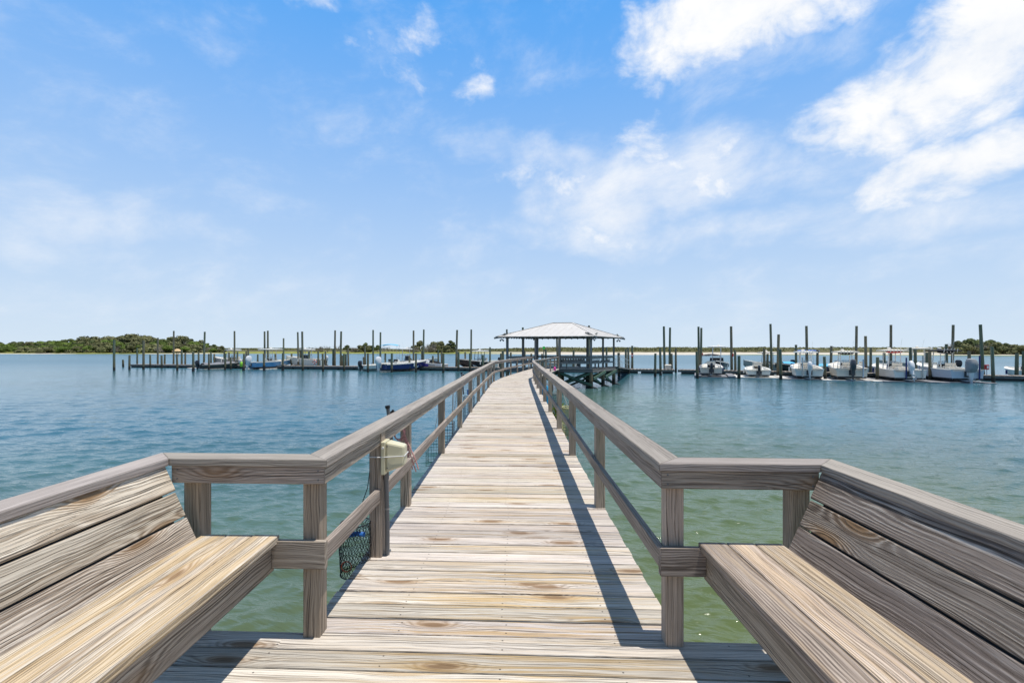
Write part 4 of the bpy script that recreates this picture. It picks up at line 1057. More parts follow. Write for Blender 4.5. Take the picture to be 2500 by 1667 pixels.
    for k in range(15):
        for a, b, c, d, sl in faces[:]:
            p = a.lerp(b, (k + .5) / 15); q = p + sl * 0.9; q.z = EZ - .05 + 0.9 * (RZ - EZ) / 3.0
            mb.beam((p.x, p.y, EZ - .09), (q.x, q.y, q.z - .05), 0.05, 0.11)
    for i in range(4):
        p = E[i]; dd = (p - GC); dd.z = 0; dd.normalize(); q = p - dd * 1.2
        mb.beam((p.x + dd.x * .12, p.y + dd.y * .12, EZ - .13), (q.x, q.y, EZ + .12), 0.06, 0.14)
    L(mb.build('rafter', 'gazebo', root))
    # ceiling boards keep the underside dark
    # railings between posts
    def railp(p, q):
        d = (q - p).normalized(); p = p + d * .08; q = q - d * .08; n = max(2, int((q - p).length / 0.55))
        mb = MB()
        mb.beam((p.x, p.y, DK + .93), (q.x, q.y, DK + .93), 0.14, 0.04); mb.beam((p.x, p.y, DK + .84), (q.x, q.y, DK + .84), 0.04, 0.12)
        mb.beam((p.x, p.y, DK + .44), (q.x, q.y, DK + .44), 0.04, 0.13); L(mb.build('rail', 'gazebo', root))
    G = [GFL.lerp(GFR, t) for t in fr]
    railp(G[0], G[1]); railp(G[2], G[3]); mS = GFR.lerp(GBR, .5); railp(G[3], mS); railp(mS, GBR)
    B = [GBL.lerp(GBR, t) for t in (0, .3, .66, 1)]; railp(B[0], B[1]); railp(B[1], B[2]); railp(B[2], B[3]); mL = GFL.lerp(GBL, .5); railp(GFL, mL); railp(mL, GBL)
    # flood lights under the eaves
    for p in (E[0], E[1], E[2]):
        c = p.lerp(Vector((GC.x, GC.y, EZ)), .09); mb = MB()
        mb.tube([(c.x, c.y, EZ - .12), (c.x, c.y, EZ - .22)], .03, 8)
        for s_ in (-1, 1): mb.tube([(c.x + s_ * .03, c.y, EZ - .22), (c.x + s_ * .14, c.y - .06, EZ - .34)], [.035, .075], 10)
        L(mb.build('flood_light', 'steel', root))
    return
gazebo()
def gazebo_bench(p, q, inward, label):
    """bench with slatted back; back stands on the railing side"""
    p = Vector(p); q = Vector(q); d = (q - p).normalized(); inn = Vector(inward).normalized(); L = (q - p).length
    root = empty('bench', ((p.x + q.x) / 2, (p.y + q.y) / 2, DK)); tag(root, label, 'bench', 'benches inside the gazebo'); off = Vector(root.location)
    def put(mb, nm): o = mb.build(nm, 'gazebo', root); o.location = -off; return o
    for k in range(3):
        mb = MB(); a = p + inn * (.12 + k * .15); b = q + inn * (.12 + k * .15); mb.beam((a.x, a.y, DK + .45), (b.x, b.y, DK + .45), 0.135, 0.04); put(mb, 'seat_board')
    mb = MB()
    for h, o_ in ((.56, .02), (.88, -.06)): mb.beam(((p + inn * o_).x, (p + inn * o_).y, DK + h), ((q + inn * o_).x, (q + inn * o_).y, DK + h), .035, .10)
    n = max(3, int(L / .2))
    for k in range(n + 1):
        c = p.lerp(q, k / n); mb.beam((c.x + inn.x * .02, c.y + inn.y * .02, DK + .52), (c.x - inn.x * .06, c.y - inn.y * .06, DK + .92), .12, .03, up=inn)
    put(mb, 'backrest')
    for t_ in (.08, .92):
        mb = MB(); c = p.lerp(q, t_) + inn * .27; mb.box((c.x, c.y, DK + .215), (0, 0, 1), d, .43, .09, .09); put(mb, 'leg')
dF = (GFR - GFL).normalized(); dS = (GBR - GFR).normalized()
gazebo_bench(GFR + dS * .35 - dF * .22, GFR.lerp(GBR, .5) - dS * .2 - dF * .22, -dF, 'slatted bench in the gazebo, right side near the front corner')
gazebo_bench(GFR.lerp(GBR, .5) + dS * .2 - dF * .22, GBR - dS * .3 - dF * .22, -dF, 'slatted bench in the gazebo, right side near the back corner')
gazebo_bench(GFL.lerp(GFR, .66) + dS * .2, GFL.lerp(GFR, .97) + dS * .2, dS, 'slatted bench in the gazebo, along the front railing')
gazebo_bench(GBL.lerp(GBR, .33) - dS * .2, GBL.lerp(GBR, .62) - dS * .2, -dS, 'slatted bench in the gazebo, along the back railing')
gazebo_bench(GFL.lerp(GFR, .05) + dS * .2, GFL.lerp(GFR, .32) + dS * .2, dS, 'slatted bench in the gazebo, left of the entrance')

# ------------------------------------------------------------------ docks
DOCK = [Vector((-64, 80.2, 0)), Vector((-14.6, 68.8, 0)), Vector((20, 59.0, 0)), Vector((45, 46.2, 0)), Vector((66, 35.0, 0))]
DZ = 0.50; DW = 2.3
def dock_near(px):
    a = (px - 1250) / F
    for p, q in zip(DOCK, DOCK[1:]):
        den = (q.x - p.x) - a * (q.y - p.y)
        t = (a * p.y - p.x) / den
        if -0.02 <= t <= 1.02: return p.y + t * (q.y - p.y)
    return DOCK[0].y if px < 1250 else DOCK[-1].y
def nrm2(p, q):
    d = (q - p).normalized(); return Vector((-d.y, d.x, 0))
def dock_section(p, q, label, w_=DW, top=DZ, fine=True, name='floating_dock'):
    p = Vector(p); q = Vector(q); n = nrm2(p, q)
    if n.y < 0: n = -n
    d = (q - p).normalized(); L = (q - p).length
    root = empty(name, p); tag(root, label, 'dock', 'floating docks'); off = Vector(root.location)
    def put(mb, nm, m_): o = mb.build(nm, m_, root); o.location = -off
    mb = MB(); k = 0.0
    while k < L - 0.05:
        e = min(L, k + 0.42); a = p + d * k; b = p + d * (e - .02)
        ring = [a, b, b + n * w_, a + n * w_]
        if (b - a).cross(n).z < 0: ring.reverse()
        mb.hexa([(v.x, v.y, top - .05) for v in ring] + [(v.x, v.y, top) for v in ring], n); k += 0.42
    put(mb, 'decking', 'dock_top')
    mb = MB()
    for o_ in (0.0, w_ - .05): mb.beam(p + n * (o_ + .025) + Vector((0, 0, top - .17)), q + n * (o_ + .025) + Vector((0, 0, top - .17)), .06, .23)
    put(mb, 'fascia', 'dock_side')
    mb = MB(); k = 0.4
    while k < L:
        e = min(L - .2, k + 2.2); a = p + d * k + n * .14; b = p + d * e + n * .14
        if e > k: mb.beam(a + n * (w_ / 2 - .14) + Vector((0, 0, .0)), b + n * (w_ / 2 - .14) + Vector((0, 0, .0)), w_ - .12, .44)
        k += 2.6
    put(mb, 'float', 'black')
secs = ['leftmost stretch of grey floating dock behind the left boats', 'middle stretch of grey floating dock, left of and behind the gazebo', 'grey floating dock stretch to the right of the gazebo', 'rightmost stretch of grey floating dock beside the large outboard boats']
for i in range(4):
    a, b = DOCK[i], DOCK[i + 1]; d = (b - a).normalized()
    dock_section(a + d * (.35 if i else 0), b - d * .02, secs[i])

# ------------------------------------------------------------------ pilings
Z = {'A': (0, 780, 4.704), 'B': (450, 780, 5.88), 'C': (800, 780, 5.2267), 'D': (1180, 760, 6.19), 'E': (1500, 780, 5.88), 'F': (1780, 780, 6.533), 'G': (2080, 780, 5.6)}
# (zoom, x at top, x at bottom, y top, y bottom or None when it stands behind the dock)
PILES = [('A', 1312, 1312, 232, 588), ('A', 1412, 1412, 460, 545), ('A', 1488, 1488, 410, 578), ('A', 1576, 1576, 325, None), ('A', 1649, 1647, 240, 575), ('A', 1724, 1724, 405, 555), ('A', 1814, 1812, 210, None), ('A', 1855, 1855, 412, 560), ('A', 1893, 1893, 400, None),
         ('A', 1996, 1992, 130, None), ('A', 2030, 2033, 395, 590), ('A', 2087, 2086, 350, None), ('A', 2128, 2128, 378, None), ('A', 2219, 2219, 370, 598),
         ('B', 204, 204, 465, None), ('B', 294, 280, 175, None), ('B', 352, 352, 490, 725), ('B', 382, 382, 465, None), ('B', 431, 431, 490, None), ('B', 574, 574, 450, None), ('B', 592, 588, 485, 725), ('B', 643, 643, 470, None), ('B', 666, 666, 540, 715),
         ('B', 720, 717, 165, None), ('B', 763, 763, 465, None), ('B', 858, 850, 490, 735), ('B', 889, 889, 455, None), ('B', 920, 918, 420, None), ('B', 1055, 1055, 500, None), ('B', 1142, 1146, 490, 738), ('B', 1152, 1152, 170, None), ('B', 1199, 1199, 160, None),
         ('B', 1307, 1307, 490, None), ('B', 1425, 1428, 268, None), ('B', 1417, 1413, 480, 738), ('B', 1540, 1540, 490, None), ('B', 1628, 1634, 180, None), ('B', 1668, 1668, 430, None), ('B', 1692, 1700, 172, 735), ('B', 1793, 1793, 460, None), ('B', 1921, 1921, 455, None),
         ('B', 1985, 1988, 490, 748), ('B', 2025, 2025, 460, None), ('B', 2137, 2137, 430, None), ('B', 2165, 2163, 155, None), ('B', 2252, 2246, 170, None), ('B', 2293, 2297, 490, 742), ('B', 2272, 2272, 515, None),
         ('C', 259, 261, 362, None), ('C', 230, 230, 440, None), ('C', 458, 458, 478, None), ('C', 474, 478, 330, None), ('C', 515, 515, 430, 675), ('C', 580, 584, 133, None), ('C', 674, 674, 162, None), ('C', 736, 736, 430, None), ('C', 820, 820, 430, 675), ('C', 1043, 1048, 460, 660),
         ('C', 1096, 1096, 140, None), ('C', 1128, 1128, 430, 675), ('C', 1203, 1203, 400, None), ('C', 1227, 1225, 127, None), ('C', 1342, 1342, 462, 648), ('C', 1411, 1411, 385, None), ('C', 1452, 1452, 412, None), ('C', 1477, 1475, 430, 680), ('C', 1652, 1642, 133, None), ('C', 1670, 1666, 412, 660),
         ('C', 1755, 1750, 415, None), ('C', 1816, 1820, 430, 668), ('C', 1832, 1828, 127, None), ('C', 1980, 1980, 450, 690), ('C', 2072, 2072, 352, None), ('C', 2213, 2213, 432, 735), ('C', 2235, 2232, 400, 725),
         ('D', 355, 357, 272, 905), ('D', 597, 600, 243, None), ('D', 415, 415, 620, None), ('D', 628, 628, 600, None), ('D', 725, 725, 638, None), ('D', 888, 888, 640, None), ('D', 945, 945, 575, None), ('D', 1108, 1122, 300, None), ('D', 1365, 1365, 590, None), ('D', 1597, 1595, 215, None), ('D', 1862, 1862, 540, None),
         ('D', 2045, 2048, 625, 985), ('D', 2153, 2158, 570, None), ('D', 2190, 2200, 550, 945), ('D', 2250, 2250, 520, None),
         ('E', 589, 588, 486, 825), ('E', 656, 660, 412, 805), ('E', 710, 725, 98, None), ('E', 799, 790, 115, None), ('E', 820, 820, 488, None), ('E', 880, 880, 410, None), ('E', 1182, 1194, 460, 845), ('E', 1207, 1215, 102, None), ('E', 1215, 1225, 425, 770), ('E', 1248, 1244, 120, None), ('E', 1675, 1685, 98, None), ('E', 1732, 1735, 440, 790), ('E', 1789, 1787, 520, 850),
         ('F', 560, 563, 460, None), ('F', 614, 608, 545, None), ('F', 660, 678, 70, None), ('F', 790, 780, 237, 910), ('F', 815, 822, 470, 960), ('F', 1067, 1070, 402, None), ('F', 1233, 1245, 102, None), ('F', 1410, 1406, 490, None), ('F', 1518, 1532, 590, 965), ('F', 1632, 1622, 422, None), ('F', 2033, 2025, 103, None), ('F', 2176, 2184, 263, 940), ('F', 2260, 2252, 447, None),
         ('G', 350, 346, 515, 835), ('G', 440, 440, 455, None), ('G', 533, 530, 73, None), ('G', 797, 802, 383, None), ('G', 865, 868, 405, None), ('G', 1025, 1025, 450, None), ('G', 1063, 1068, 435, 838), ('G', 1290, 1293, 335, None), ('G', 1384, 1370, 73, None), ('G', 1600, 1610, 430, None), ('G', 1755, 1797, 68, None), ('G', 1914, 1932, 372, 872), ('G', 2256, 2250, 460, None), ('G', 2348, 2348, 430, None)]
pl = []
for (z, xt, xb, yt, yb) in PILES:
    ox, oy, sc = Z[z]; pxt, pxb = ox + xt / sc, ox + xb / sc; pyt = oy + yt / sc
    if yb is None:
        d = dock_near(pxb) + DW + 0.5 + rng.uniform(0, 0.8); front = False
    else:
        d = CH * F / (oy + yb / sc - HY); front = True
    top = CH - (pyt - HY) * d / F
    pl.append((pxb, (pxt - 1250) * d / F, (pxb - 1250) * d / F, d, top, front))
pl.sort()
cls = {}
for it in pl:
    k = ('tall' if it[4] > 4.4 else 'medium' if it[4] > 3.05 else 'short') , it[5]; cls.setdefault(k, []).append(it)
SPEC = {}
for (h, fr), lst in cls.items():
    for i, it in enumerate(lst):
        px, xt, xb, d, top, front = it
        r = 0.145 + rng.uniform(-.012, .015); zb = -1.5; bx = xb + (xb - xt) * (0 - zb) / max(1, top)
        mb = MB(); pts = []; n = 7; ws = rng.uniform(-.03, .03)
        for k in range(n):
            f = k / (n - 1); z = zb + (top - zb) * f; pts.append((bx + (xt - bx) * f + ws * math.sin(math.pi * f), d + ws * .5 * math.sin(3 * f), z))
        mb.tube(pts, [r * (1.08 - 0.18 * k / (n - 1)) for k in range(n)], 14)
        o = mb.build('piling', 'pile', smooth=True)
        # origin at the base
        b0 = Vector((xb, d, 0)); o.data.transform(Matrix.Translation(-b0)); o.location = b0
        pos = 'in the water before the dock' if front else 'behind the dock'
        tag(o, '%s piling %s, %s %s one from the left' % (h, pos, ORD[i], h), 'piling', 'mooring pilings of the marina')
        SPEC[round(px)] = o
def pile_near(px):
    k = min(SPEC, key=lambda q: abs(q - px)); return SPEC[k]
for px, zf in ((471.7, 0), (595, 0), (645, 0), (691, 0)):
    o = pile_near(px); x, y, _ = o.location
    mb = MB(); mb.tube([(0, 0, -0.2), (0, 0, 0.75 if px > 600 else .45)], 0.178, 14); c = mb.build('sleeve', 'black', o, smooth=True)

# ------------------------------------------------------------------ boats
def hull_sections(L, B, H, bow=0.48, n=16, dead=0.20, flare=0.90):
    out = []
    for i in range(n + 1):
        t = i / n; x = L * t
        k = max(0, (t - 0.42) / 0.58)
        b = B / 2 * (1 - 0.985 * k ** 2.5) * (0.93 + 0.07 * min(1, t / .3))
        sh = H * (1 + bow * t * t); keel = (k ** 3.2) * H * 0.85
        ch = keel + (H * dead) * (1 + 1.1 * k) * (1 - .25 * k); ch = min(ch, sh * .9)
        bc = b * (flare - 0.22 * k)
        out.append((x, b, sh, keel, ch, bc))
    return out
def tower(mb, x, y0, z0, z1, w_, lx, rad=0.022):
    for s in (-1, 1):
        mb.tube([(x - lx * .5, s * w_, z0), (x - lx * .42, s * w_ * .92, z1)], rad, 7); mb.tube([(x + lx * .6, s * w_, z0), (x + lx * .42, s * w_ * .92, z1)], rad, 7)
        mb.tube([(x - lx * .47, s * w_ * .96, z0 + (z1 - z0) * .45), (x + lx * .5, s * w_ * .96, z0 + (z1 - z0) * .45)], rad * .8, 6)
        mb.tube([(x - lx * .42, s * w_ * .92, z1), (x + lx * .42, s * w_ * .92, z1)], rad * .8, 6)
    for q in (-.42, .42): mb.tube([(x + lx * q, -w_ * .92, z1), (x + lx * q, w_ * .92, z1)], rad * .8, 6)
def outboard(parent, x, z, m_, sc=1.0, tilt=0.0, y=0.0, leg='motor_grey', cover=False):
    T = Matrix.Translation((x, y, z)) @ Matrix.Rotation(R(tilt), 4, 'Y') @ Matrix.Scale(sc, 4)
    def fin(mb, nm, mm, par, sm=True):
        o = mb.build(nm, mm, par, smooth=sm); o.data.transform(T); return o
    mb = MB(); rings = []
    prof = [(-.06, .11, .16, 0), (.04, .165, .24, 0), (.20, .185, .29, -.02), (.42, .185, .31, -.03), (.60, .165, .29, -.02), (.72, .13, .24, 0), (.775, .05, .12, .02)]
    for (h, wy, lx, sh) in prof:
        if cover: wy *= 1.22; lx *= 1.1
        rings.append([(-0.30 + sh + lx * (abs(math.cos(a)) ** .7) * (1 if math.cos(a) > 0 else -1), wy * (abs(math.sin(a)) ** .7) * (1 if math.sin(a) > 0 else -1), h) for a in [6.2832 * k / 16 for k in range(16)]])
    mb.loft(rings); c = fin(mb, 'outboard_motor', m_, parent)
    mb = MB(); mb.loft([[(-.30 + lx * math.cos(a), wy * math.sin(a), h) for a in [6.2832 * k / 12 for k in range(12)]] for (h, wy, lx) in ((-0.03, .12, .19), (-.20, .10, .16), (-.50, .06, .12), (-.70, .04, .10))])
    mb.box((-.34, 0, -.44), (1, 0, 0), (0, 1, 0), .34, .20, .02)
    mb.ell((-.32, 0, -.72), .20, .06, .06, 10, 6); mb.hexa([(-.34, -.012, -.95), (-.24, -.012, -.95), (-.24, .012, -.95), (-.34, .012, -.95), (-.40, -.012, -.74), (-.2, -.012, -.74), (-.2, .012, -.74), (-.40, .012, -.74)], (0, 0, 1))
    mb.box((-.08, 0, -.10), (1, 0, 0), (0, 1, 0), .18, .16, .30)
    fin(mb, 'gear_leg', leg, c)
    mb = MB()
    for k in range(3):
        a = 2.094 * k + .3; e = Vector((0, math.cos(a), math.sin(a))); f = Vector((.25, -math.sin(a), math.cos(a)))
        p = Vector((-.54, 0, -.72)); q = [p + e * .02 - f * .02, p + e * .02 + f * .03, p + e * .17 + f * .06, p + e * .18 - f * .03]
        mb.hexa([v for v in q] + [v + Vector((-.012, 0, 0)) for v in q], e)
    mb.tube([(-.50, 0, -.72), (-.58, 0, -.72)], [.035, .02], 8)
    fin(mb, 'propeller', 'steel', c)
def boat(name, stern, head, L, B, H, hull, label, liner='white', top=None, topm='white', motor='motor_black', msc=1.0, mtilt=0, z=0.10, console=True, cz=1.0, ttx=None, tth=2.15,
         cab=False, rods=True, seat='cream', rail=False, cover=None, frame='alu', bottom=None, vests=None, mleg='motor_grey', mcover=False, tilt=0.0, bowrail=False, stripe=None, twin=False, tlen=None, poles=(), box=True):
    hd = Vector((head[0], head[1], 0)).normalized()
    root = empty(name, (stern.x, stern.y, z), math.atan2(hd.y, hd.x)); tag(root, label, 'boat', 'boats moored at the docks'); root.rotation_euler[1] = -R(tilt)
    B *= 1.06; H *= 0.95
    sec = hull_sections(L, B, H)
    mb = MB(); rings = []
    for (x, b, sh, keel, ch, bc) in sec:
        mid = (sh + ch) / 2
        rings.append([(x, b, sh), (x - 0, bc + (b - bc) * .42, mid), (x, bc, ch), (x, bc * .96, ch - .015), (x, 0, keel), (x, -bc * .96, ch - .015), (x, -bc, ch), (x, -(bc + (b - bc) * .42), mid), (x, -b, sh)])
    k0 = len(mb.f); mb.loft(rings, closed=False, caps=False)
    if bottom:
        nn = 8
        for i in range(len(sec) - 1):
            for j in (2, 3, 4, 5): mb.mi[k0 + i * nn + j] = 1
    r0 = rings[0]; mb.poly([r0[i] for i in range(9)])
    mb.build('hull', [hull, bottom or hull], root, smooth=True)
    mb = MB(); x0_, b_, sh_, kl_, ch_, bc_ = sec[0]
    mb.hexa([(-.012, -bc_ * .95, ch_ * .5), (-.004, -bc_ * .95, ch_ * .5), (-.004, bc_ * .95, ch_ * .5), (-.012, bc_ * .95, ch_ * .5), (-.012, -bc_ * 1.0, ch_ + .06), (-.004, -bc_ * 1.0, ch_ + .06), (-.004, bc_ * 1.0, ch_ + .06), (-.012, bc_ * 1.0, ch_ + .06)], (0, 1, 0))
    for s_ in (1, -1): mb.tube([(x, s_ * (bc + .006), ch + .03) for (x, b, sh, keel, ch, bc) in sec[:12]], .045, 6)
    mb.build('boot_shade_stripe', 'black', root)  # boot stripe along the chine; dark transom strip imitates shadow beneath the hull
    # liner: gunwale, inner sides, sole, fore deck
    mb = MB(); rr = []; fl = H * 0.42
    for i, (x, b, sh, keel, ch, bc) in enumerate(sec):
        t = i / (len(sec) - 1); g = min(0.16, b * .5); bi = max(0.004, b - g)
        f = fl if t < .70 else sh - 0.12 if t < .97 else sh - .01
        if i == 0: f = sh - 0.18
        if t >= .70: bi = max(0.003, b - min(.10, b * .4))
        f = max(f, keel + .05)
        bo = b + 0.025
        rr.append([(x, bo, sh - .05), (x, bo, sh + .018), (x, bi, sh + .022), (x, bi * .98, f), (x, -bi * .98, f), (x, -bi, sh + .022), (x, -bo, sh + .018), (x, -bo, sh - .05)])
    mb.loft(rr, closed=False, caps=False); mb.poly([rr[0][i] for i in (0, 1, 2, 3, 4, 5, 6, 7)])
    mb.build('deck_liner', liner, root, smooth=False)
    zt = H
    if stripe:
        mb = MB()
        for s_ in (1, -1):
            pts = [(x, s_ * (b + .012), sh - .09) for (x, b, sh, keel, ch, bc) in sec]
            mb.tube(pts, .03, 6)
        mb.build('rub_rail', stripe, root)
    cx = ttx if ttx is not None else L * .45
    if console and not cab:
        mb = MB(); w_ = min(.42, B * .19); c0, c1 = fl - .02, fl + cz
        mb.hexa([(cx - .3, -w_, c0), (cx + .42, -w_, c0), (cx + .42, w_, c0), (cx - .3, w_, c0), (cx - .12, -w_ * .95, c1), (cx + .26, -w_ * .9, c1 - .06), (cx + .26, w_ * .9, c1 - .06), (cx - .12, w_ * .95, c1)], (0, 0, 1))
        c = mb.build('console', liner, root, bevel=0.04)
        mb = MB(); mb.hexa([(cx + .22, -w_ * .9, c1 - .07), (cx + .24, -w_ * .9, c1 - .07), (cx + .24, w_ * .9, c1 - .07), (cx + .22, w_ * .9, c1 - .07), (cx + .05, -w_ * .8, c1 + .34), (cx + .07, -w_ * .8, c1 + .34), (cx + .07, w_ * .8, c1 + .34), (cx + .05, w_ * .8, c1 + .34)], (0, 0, 1)); mb.build('windscreen', 'glass', c)
        mb = MB(); mb.tube([(cx - .26, .13 * math.cos(a * .524), c1 - .22 + .13 * math.sin(a * .524)) for a in range(13)], .014, 6); mb.tube([(cx - .26, 0, c1 - .22), (cx - .1, 0, c1 - .25)], .02, 6); mb.build('steering_wheel', 'black_canvas', c)
        if rail:
            mb = MB(); mb.tube([(cx + .2, -w_, c1 - .3), (cx + .05, -w_, c1 + .40), (cx + .05, -w_ * .5, c1 + .46), (cx + .05, w_ * .5, c1 + .46), (cx + .05, w_, c1 + .40), (cx + .2, w_, c1 - .3)], .018, 7); mb.build('grab_rail', 'alu', root)
        # leaning post / seat
        mb = MB(); mb.box((cx - .85, 0, fl + .80), (0, 1, 0), (1, 0, 0), w_ * 2, .38, .12); sb = mb.build('seat', seat, root, bevel=0.03)
        mb = MB(); mb.box((cx - 1.02, 0, fl + 1.03), (0, 1, 0), (1, 0, 0), w_ * 2, .07, .26); mb.build('seat_back', seat, sb, bevel=0.02)
        mb = MB(); [mb.tube([(cx - .85 + a, b_, fl), (cx - .85 + a * .8, b_, fl + .75)], .02, 6) for a in (-.16, .16) for b_ in (-w_ * .9, w_ * .9)]; mb.build('seat_frame', frame, sb)
    if console and not cab:
        mb = MB(); mb.box((cx - .14, 0, fl + cz - .10), (0, 1, 0), (1, 0, 0), B * .30, .16, .26); mb.build('dashboard', 'black_canvas', root, bevel=.02)
    mb = MB()
    for s_ in (1, -1):
        x_, b_, sh_ = sec[9][0], sec[9][1], sec[9][2]; mb.tube([(x_, s_ * (b_ + .09), sh_ - .1), (x_, s_ * (b_ + .09), sh_ - .55)], .085, 8)
        mb.tube([(sec[3][0], s_ * (sec[3][1] - .07), sec[3][2]), (sec[3][0] - .06, s_ * (sec[3][1] - .07), sec[3][2] + .42)], .02, 6)
    mb.build('fender', 'navy' if hull in ('white', 'cream') else 'white', root)
    if motor:
        mb = MB(); mb.box((-.045, 0, H * .62), (0, 0, 1), (0, 1, 0), H * .5, .5, .08); mb.build('motor_bracket', 'motor_grey', root)
    for yy, m_, hh in poles:
        mb = MB(); mb.tube([(-.12, yy * B / 2, H * .2), (-.14, yy * B / 2, H * .2 + hh)], .065, 8); mb.build('shallow_anchor', m_, root)
    if box and not cover:
        mb = MB(); mb.box((.42, 0, fl + .22), (0, 1, 0), (1, 0, 0), B * .52, .42, .42); mb.build('stern_box', liner, root, bevel=.04)
        mb = MB(); mb.box((L * .66, 0, fl + .22), (0, 1, 0), (1, 0, 0), B * .34, .6, .4); mb.build('bow_seat', seat, root, bevel=.04)
    if cab:
        mb = MB(); w_ = B * .33; c0 = fl; c1 = fl + 1.45
        mb.hexa([(cx - .7, -w_, c0), (cx + 1.3, -w_, c0), (cx + 1.3, w_, c0), (cx - .7, w_, c0), (cx - .6, -w_ * .95, c0 + .75), (cx + 1.1, -w_ * .95, c0 + .75), (cx + 1.1, w_ * .95, c0 + .75), (cx - .6, w_ * .95, c0 + .75)], (0, 0, 1)); c = mb.build('cabin', liner, root, bevel=.03)
        mb = MB(); mb.hexa([(cx - .1, -w_ * .93, c0 + .76), (cx + 1.05, -w_ * .93, c0 + .76), (cx + 1.05, w_ * .93, c0 + .76), (cx - .1, w_ * .93, c0 + .76), (cx - .1, -w_ * .85, c1), (cx + .5, -w_ * .85, c1), (cx + .5, w_ * .85, c1), (cx - .1, w_ * .85, c1)], (0, 0, 1)); mb.build('window', 'dark_glass', c)
    if top:
        z1 = z0t = fl + tth; tw = min(1.15, B * .40); tl = tlen or (1.2 if top == 't' else 1.3)
        mb = MB(); tower(mb, cx + .05, 0, fl + (.75 if cab else 0), z1 - .03, min(.52, B * .22) if top != 'bimini' else B * .42, 1.2 if top != 'bimini' else .9, .042 if top != 'bimini' else .022); mb.build('top_frame', frame, root)
        mb = MB(); rings = []
        for i in range(9):
            s_ = -1 + 2 * i / 8; xx = cx + s_ * tl; k = math.sqrt(max(0, 1 - abs(s_) ** 6)) * .8 + .2
            crown = 0.10 * (1 - s_ * s_) + (0.08 if top == 'bimini' else 0)
            up = [(xx, tw * k * q, z1 + .02 + crown * (1 - q * q * .8)) for q in (-1, -.6, -.2, .2, .6, 1)]
            th = .10 if top != 'bimini' else .03
            rings.append(up + [(a, b_, c_ - th) for a, b_, c_ in reversed(up)])
        mb.loft(rings); c = mb.build('canopy', topm, root, smooth=True)
        if rods and top == 't':
            mb = MB(); 
            for q in (-.6, -.3, 0, .3, .6): mb.tube([(cx - tl * .86, tw * q * .8, z1 - .18), (cx - tl * .96, tw * q * .8, z1 + .20)], .024, 7)
            mb.build('rod_rack', 'white', c)
            mb = MB(); mb.tube([(cx - .3, -tw * .5, z1 + .1), (cx - .5, -tw * .55, z1 + 1.1)], .009, 5); mb.build('antenna', 'white', c)
            mb = MB(); mb.ell((cx + .2, .2, z1 + .2), .16, .16, .09, 12, 6); mb.build('radar', 'white', c)
        if vests:
            mb = MB(); mb.ell((cx - .35, 0, z1 - .12), .55, tw * .62, .17, 12, 6); mb.build('gear_bag', vests, c)
    if rods and top != 'bimini' and rail is False and top is None: pass
    if bowrail:
        mb = MB()
        for s_ in (1, -1):
            pts = [(x, s_ * max(0, b - .05), sh + .32) for (x, b, sh, *_r) in sec[8:]]
            mb.tube(pts, .013, 6)
            for (x, b, sh, *_r) in sec[8::2]: mb.tube([(x, s_ * max(0, b - .05), sh), (x, s_ * max(0, b - .05), sh + .32)], .011, 5)
        mb.build('bow_rail', 'alu', root)
    if cover:
        mb = MB(); rings = []
        for i, (x, b, sh, *_r) in enumerate(sec[1:-2]):
            rings.append([(x, b * q, sh + .03 + .22 * (1 - q * q) * (1 + .3 * math.sin(i * 1.3))) for q in (-1, -.6, -.2, .2, .6, 1)])
        mb.loft(rings, closed=False, caps=False); mb.build('boat_cover', cover, root, smooth=True)
    if motor:
        if twin:
            for yy in (-.38, .38): outboard(root, -.02, H * .86, motor, msc, mtilt, yy, mleg, mcover)
        else: outboard(root, -.02, H * .86, motor, msc, mtilt, 0, mleg, mcover)
    return root
def lift(px, d, head, L, W_, label, m_='float_white', top=.28, n=2):
    hd = Vector((head[0], head[1], 0)).normalized(); sd = Vector((hd.y, -hd.x, 0)); c = Vector(((px - 1250) * d / F, d, 0))
    root = empty('floating_lift', c); tag(root, label, 'boat lift', 'floating boat lifts'); 
    for s_ in (-1, 1):
        mb = MB(); k = 0
        while k < L - .1:
            a = hd * (k - .2) + sd * s_ * (W_ / 2 - .35); b = hd * (k + .28) + sd * s_ * (W_ / 2 - .35)
            mb.beam(a + Vector((0, 0, top / 2 - .1)), b + Vector((0, 0, top / 2 - .1)), .72, top + .15); k += .52
        mb.build('float_row', m_, root, bevel=.05)
    mb = MB(); mb.beam(hd * .3 + Vector((0, 0, top * .2)), hd * (L - .3) + Vector((0, 0, top * .2)), W_ - 1.5, .12); mb.build('cradle', m_, root)
    return root
def bx(px, y): return at(px, y, 0.0)
# right-hand group, sterns towards the camera
boat('motorboat', bx(1737, 921), (.36, .93), 5.2, 2.25, .85, 'cream', 'small white motorboat with black bimini and black outboard, first boat right of the gazebo', top='bimini', topm='black_canvas', tth=1.75, msc=.85, z=.22, ttx=1.9, cz=.7, frame='alu')
lift(1745, 50.5, (.36, .93), 5.5, 4.0, 'grey modular float under the white boat with black bimini', 'float_grey')
boat('skiff', bx(1853, 923), (.38, .92), 5.2, 2.25, .72, 'mint_hull', 'open white skiff with low console, grab rail and small black outboard', console=True, cz=.75, msc=.8, z=.15, rail=True, ttx=2.4)
lift(1853, 49.2, (.38, .92), 5.6, 5.2, 'pale float ramp under the open white skiff', 'float_white', .16)
boat('motorboat', bx(1976, 927), (.42, .9), 6.8, 2.5, 1.0, 'mint_hull', 'white centre console boat with white outboard, right of the open skiff', poles=[(.45, 'float_white', 1.9)], top='t', topm='white', motor='motor_white', msc=1.12, z=.12, mleg='motor_white', frame='white', bottom='black_hull', tth=2.2)
